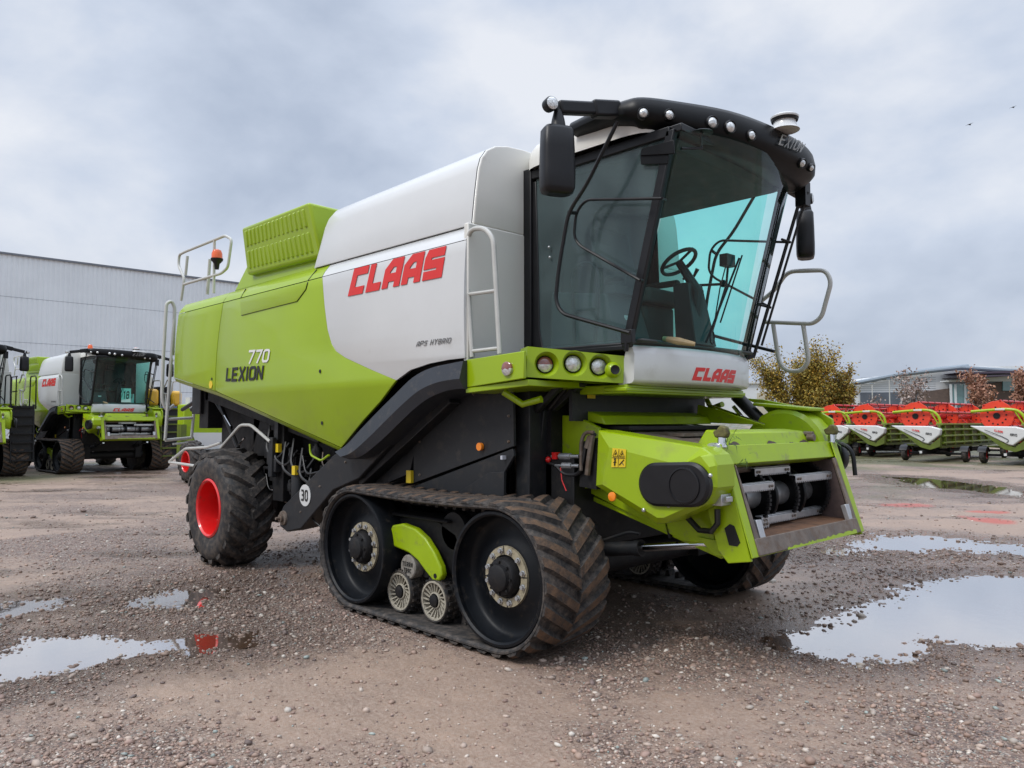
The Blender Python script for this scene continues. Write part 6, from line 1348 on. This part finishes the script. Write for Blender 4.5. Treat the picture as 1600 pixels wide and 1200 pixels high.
mb.build('cladding_joint', M['roofgrey'], ob)
mb = MB()
def strip(px, y, r): mb.tube([(S(a, b)[0], y, S(a, b)[1]) for a, b in px], r, 8)
strip([(1328, 600), (1365, 593), (1400, 586), (1450, 580), (1497, 575)], -.5, .26); strip([(1497, 575), (1560, 579), (1640, 583)], -.5, .26); strip([(1497, 573), (1540, 568), (1586, 563.5)], 9.5, .3); mb.build('roof_edge', M['roofgrey'], ob)
slab('canopy', ((1472, 585), (1560, 582), (1640, 582), (1640, 584.5), (1480, 587)), -3.5, -.2, M['purple']); slab('canopy', ((1470, 591.5), (1550, 588), (1550, 590), (1475, 593)), -3.5, -.2, M['purple'])
slab('fascia', ((1462, 596), (1560, 588), (1640, 586), (1640, 596), (1462, 597.5)), -1.2, -.9, M['clad_w'])
slab('entrance_glazing', ((1478, 601), (1518, 600), (1518, 662), (1478, 662)), -1.1, -.92, M['winteal'])
mb = MB()
for px in (1477, 1484, 1499, 1518): a = S(px, 601); mb.box(a[0]-.12, a[0]+.12, -1.2, -1.08, 0, a[1])
mb.build('glazing_bar', M['clad'], ob)
slab('window', ((1558, 594.5), (1590, 594.5), (1590, 611), (1558, 611)), -1.1, -.92, M['winteal'])
mb = MB(); a, b = S(1551, 578), S(1573, 578); q = [Vector((S(px, py)[0], 9.9, S(px, py)[1])) for px, py in ((1554, 577), (1574, 577), (1554, 569), (1574, 569))]; text(mb, 'IJC', q, .2, gap=.5, nrm=(0, -1, 0), h=.02); mb.build('sign_lettering', M['grey_letter'], ob)
for px in (1381, 1400, 1412): pass
lp = [('lamp_post', 'thin grey post in front of the dark band of the white building, left one', 1364, 600), ('lamp_post', 'taller thin pale post just left of the bare tree', 1391, 593), ('lamp_post', 'thin pale post closest to the bare tree trunk', 1409, 598)]
for nme, lab, px, py in lp:
    p = gp_(px, 70); t = empty(nme, lab, 'post', (p.x, p.y, 0)); z = dep(px, py, 70).z; mb = MB(); mb.tube([(0, 0, 0), (0, 0, z)], [.07, .045], 8); mb.build('post', M['rail'], t); mb = MB(); mb.box(-.2, .1, -.08, .08, z, z+.08); mb.build('lamp_head', M['roofgrey'], t)
lo = frame_at(1200, 100, 'low_shed', 'low white industrial shed left of the golden tree', 'building'); P0, DB = 1200, 100; S = lambda px, py: UZ(px, py, DB, P0)
slab('wall', ((930, 598), (1232, 598), (1232, 662), (930, 662)), 0, 20, M['clad_w'], lo); slab('roof', ((928, 597), (1234, 597), (1234, 599.5), (928, 599.5)), -.3, 20.3, M['dwhite'], lo)
slab('door', ((1183, 614), (1203, 614), (1203, 662), (1183, 662)), -.12, 0, mat('cream_door', (.5, .46, .36), .6), lo)
tree('distant_trees', 'hazy line of bare distant trees above the low white shed', 'tree', gp_(1198, 190), 12.8, 9, 'pale', 300, 4, .3, 33, upright=.6)
# parked dark car by the entrance
pc_ = gp_(1514, 84); ca_ = empty('parked_car', 'dark parked car in front of the teal glass entrance', 'car', (pc_.x, pc_.y, 0), rz=math.atan2(RIGHT.y, RIGHT.x))
mb = MB(); rows = [[(x, y, z) for x, z in ((-2.1, .45), (-2.15, .8), (-1.5, .98), (-.9, 1.0), (1.3, 1.02), (2.0, .95), (2.1, .5))] for y in (-.85, .85)]; mb.loft(rows); mb.cap(rows[0]); mb.cap(list(reversed(rows[1]))); mb.box(-2.1, 2.1, -.84, .84, .3, .5); mb.build('body', M['gloss_black'], ca_, bevel=.05)
mb = MB(); mb.hexa([(-1.0, -.78, 1.0), (1.6, -.78, 1.0), (1.6, .78, 1.0), (-1.0, .78, 1.0), (-.4, -.65, 1.5), (1.1, -.65, 1.5), (1.1, .65, 1.5), (-.4, .65, 1.5)]); mb.build('window', M['winteal'], ca_, bevel=.05)
for x in (-1.35, 1.35):
    for y in (-.86, .66): mb = MB(); mb.lathe([(.2, 0), (.32, .02), (.32, .18), (.2, .2)], (x, y, .32), (0, 1, 0), 18); mb.build('wheel', M['rubber_clean'], ca_)
# two birds far up
for lab, px, py, s in (('tiny dark bird in the sky, lower and left of the other', 1515, 195, .35), ('tiny dark bird near the right edge of the sky', 1583, 168, .30)):
    p = dep(px, py, 70); b_ = empty('bird', lab, 'bird', p, rz=1.2); mb = MB(); mb.tube([(-.5*s, 0, 0), (-.2*s, 0, .02), (.2*s, 0, .02), (.5*s, 0, 0)], [.01, .09*s*2, .08*s*2, .02], 8); mb.build('body', M['black'], b_)
    for sg in (-1, 1): mb = MB(); mb.prism([(.2*s, 0, .03), (.15*s, sg*.5*s, .22*s), (-.1*s, sg*1.1*s, .12*s), (-.1*s, sg*.45*s, .18*s), (-.2*s, 0, .03)], (0, 0, .015)); mb.build('wing', M['black'], b_)
# ================================================================== WORLD, LIGHT, CAMERA
w = bpy.data.worlds.new('World'); sc.world = w; w.use_nodes = True; nt = w.node_tree; L = nt.links.new
bg = nt.nodes['Background']; bg.inputs[1].default_value = 1
SUN_EL, SUN_AZ = math.radians(48), math.radians(-100)      # direction the light comes from (azimuth from +x)
sky = nn(nt, 'ShaderNodeTexSky', sky_type='NISHITA', sun_disc=False, sun_elevation=SUN_EL, sun_rotation=math.radians(90)-SUN_AZ, air_density=1.2, dust_density=3)
tc = nn(nt, 'ShaderNodeTexCoord'); sep = nn(nt, 'ShaderNodeSeparateXYZ'); L(tc.outputs['Generated'], sep.inputs[0])
skm = nn(nt, 'ShaderNodeVectorMath', operation='SCALE'); skm.inputs[3].default_value = .08; L(sky.outputs[0], skm.inputs[0])
mp = nn(nt, 'ShaderNodeMapping'); mp.inputs['Scale'].default_value = (1, 1, 1.7); mp.inputs['Location'].default_value = (3.3, 1.7, .4); L(tc.outputs['Generated'], mp.inputs[0])
n1 = nn(nt, 'ShaderNodeTexNoise'); n1.inputs['Scale'].default_value = 3.1; n1.inputs['Detail'].default_value = 7; n1.inputs['Roughness'].default_value = .52; n1.inputs['Distortion'].default_value = .15; L(mp.outputs[0], n1.inputs[0])
cr = nn(nt, 'ShaderNodeValToRGB'); e = cr.color_ramp.elements
e[0].position = .34; e[0].color = (*srgb(180, 192, 212), 1); e[1].position = .66; e[1].color = (*srgb(232, 236, 244), 1)
m_ = e.new(.5); m_.color = (*srgb(204, 214, 231), 1)
L(n1.outputs['Fac'], cr.inputs[0])
mxs = nn(nt, 'ShaderNodeMix', data_type='RGBA'); mxs.inputs[0].default_value = .93; L(skm.outputs[0], mxs.inputs[6]); L(cr.outputs[0], mxs.inputs[7])
# an overcast sky is brighter overhead than at the horizon
g = nn(nt, 'ShaderNodeMapRange', interpolation_type='SMOOTHSTEP'); g.inputs[1].default_value = .46; g.inputs[2].default_value = .97; g.inputs[3].default_value = 1.0; g.inputs[4].default_value = 3.1; L(sep.outputs['Z'], g.inputs[0])
g2 = nn(nt, 'ShaderNodeMapRange'); g2.inputs[1].default_value = 0; g2.inputs[2].default_value = .22; g2.inputs[3].default_value = .92; g2.inputs[4].default_value = 1.06; L(sep.outputs['Z'], g2.inputs[0])
mg = nn(nt, 'ShaderNodeMath', operation='MULTIPLY'); L(g.outputs[0], mg.inputs[0]); L(g2.outputs[0], mg.inputs[1])
sc2 = nn(nt, 'ShaderNodeVectorMath', operation='SCALE'); L(mxs.outputs[2], sc2.inputs[0]); L(mg.outputs[0], sc2.inputs[3]); L(sc2.outputs[0], bg.inputs[0])
sl = bpy.data.lights.new('Sun', 'SUN'); sl.energy = 1.7; sl.angle = math.radians(14); sl.color = (1, .965, .91)
so = bpy.data.objects.new('sun', sl); col.objects.link(so)
dv = Vector((math.cos(SUN_EL)*math.cos(SUN_AZ), math.cos(SUN_EL)*math.sin(SUN_AZ), math.sin(SUN_EL)))
so.rotation_euler = (-dv).to_track_quat('-Z', 'Y').to_euler()
cd = bpy.data.cameras.new('Camera'); cam = bpy.data.objects.new('camera', cd); col.objects.link(cam); sc.camera = cam
cd.sensor_width = 36; cd.lens = 36*F_/1600; cd.clip_end = 3000; cd.clip_start = .05
R3 = Matrix((RIGHT, UP, -FW)).transposed(); cam.matrix_world = Matrix.Translation(CAM) @ R3.to_4x4()
sc.view_settings.view_transform = 'Standard'; sc.view_settings.look = 'None'; sc.view_settings.exposure = 0; sc.view_settings.gamma = 1
sc.cycles.max_bounces = 8; sc.cycles.transparent_max_bounces = 12; sc.cycles.caustics_reflective = False; sc.cycles.caustics_refractive = False
sc.cycles.use_denoising = True
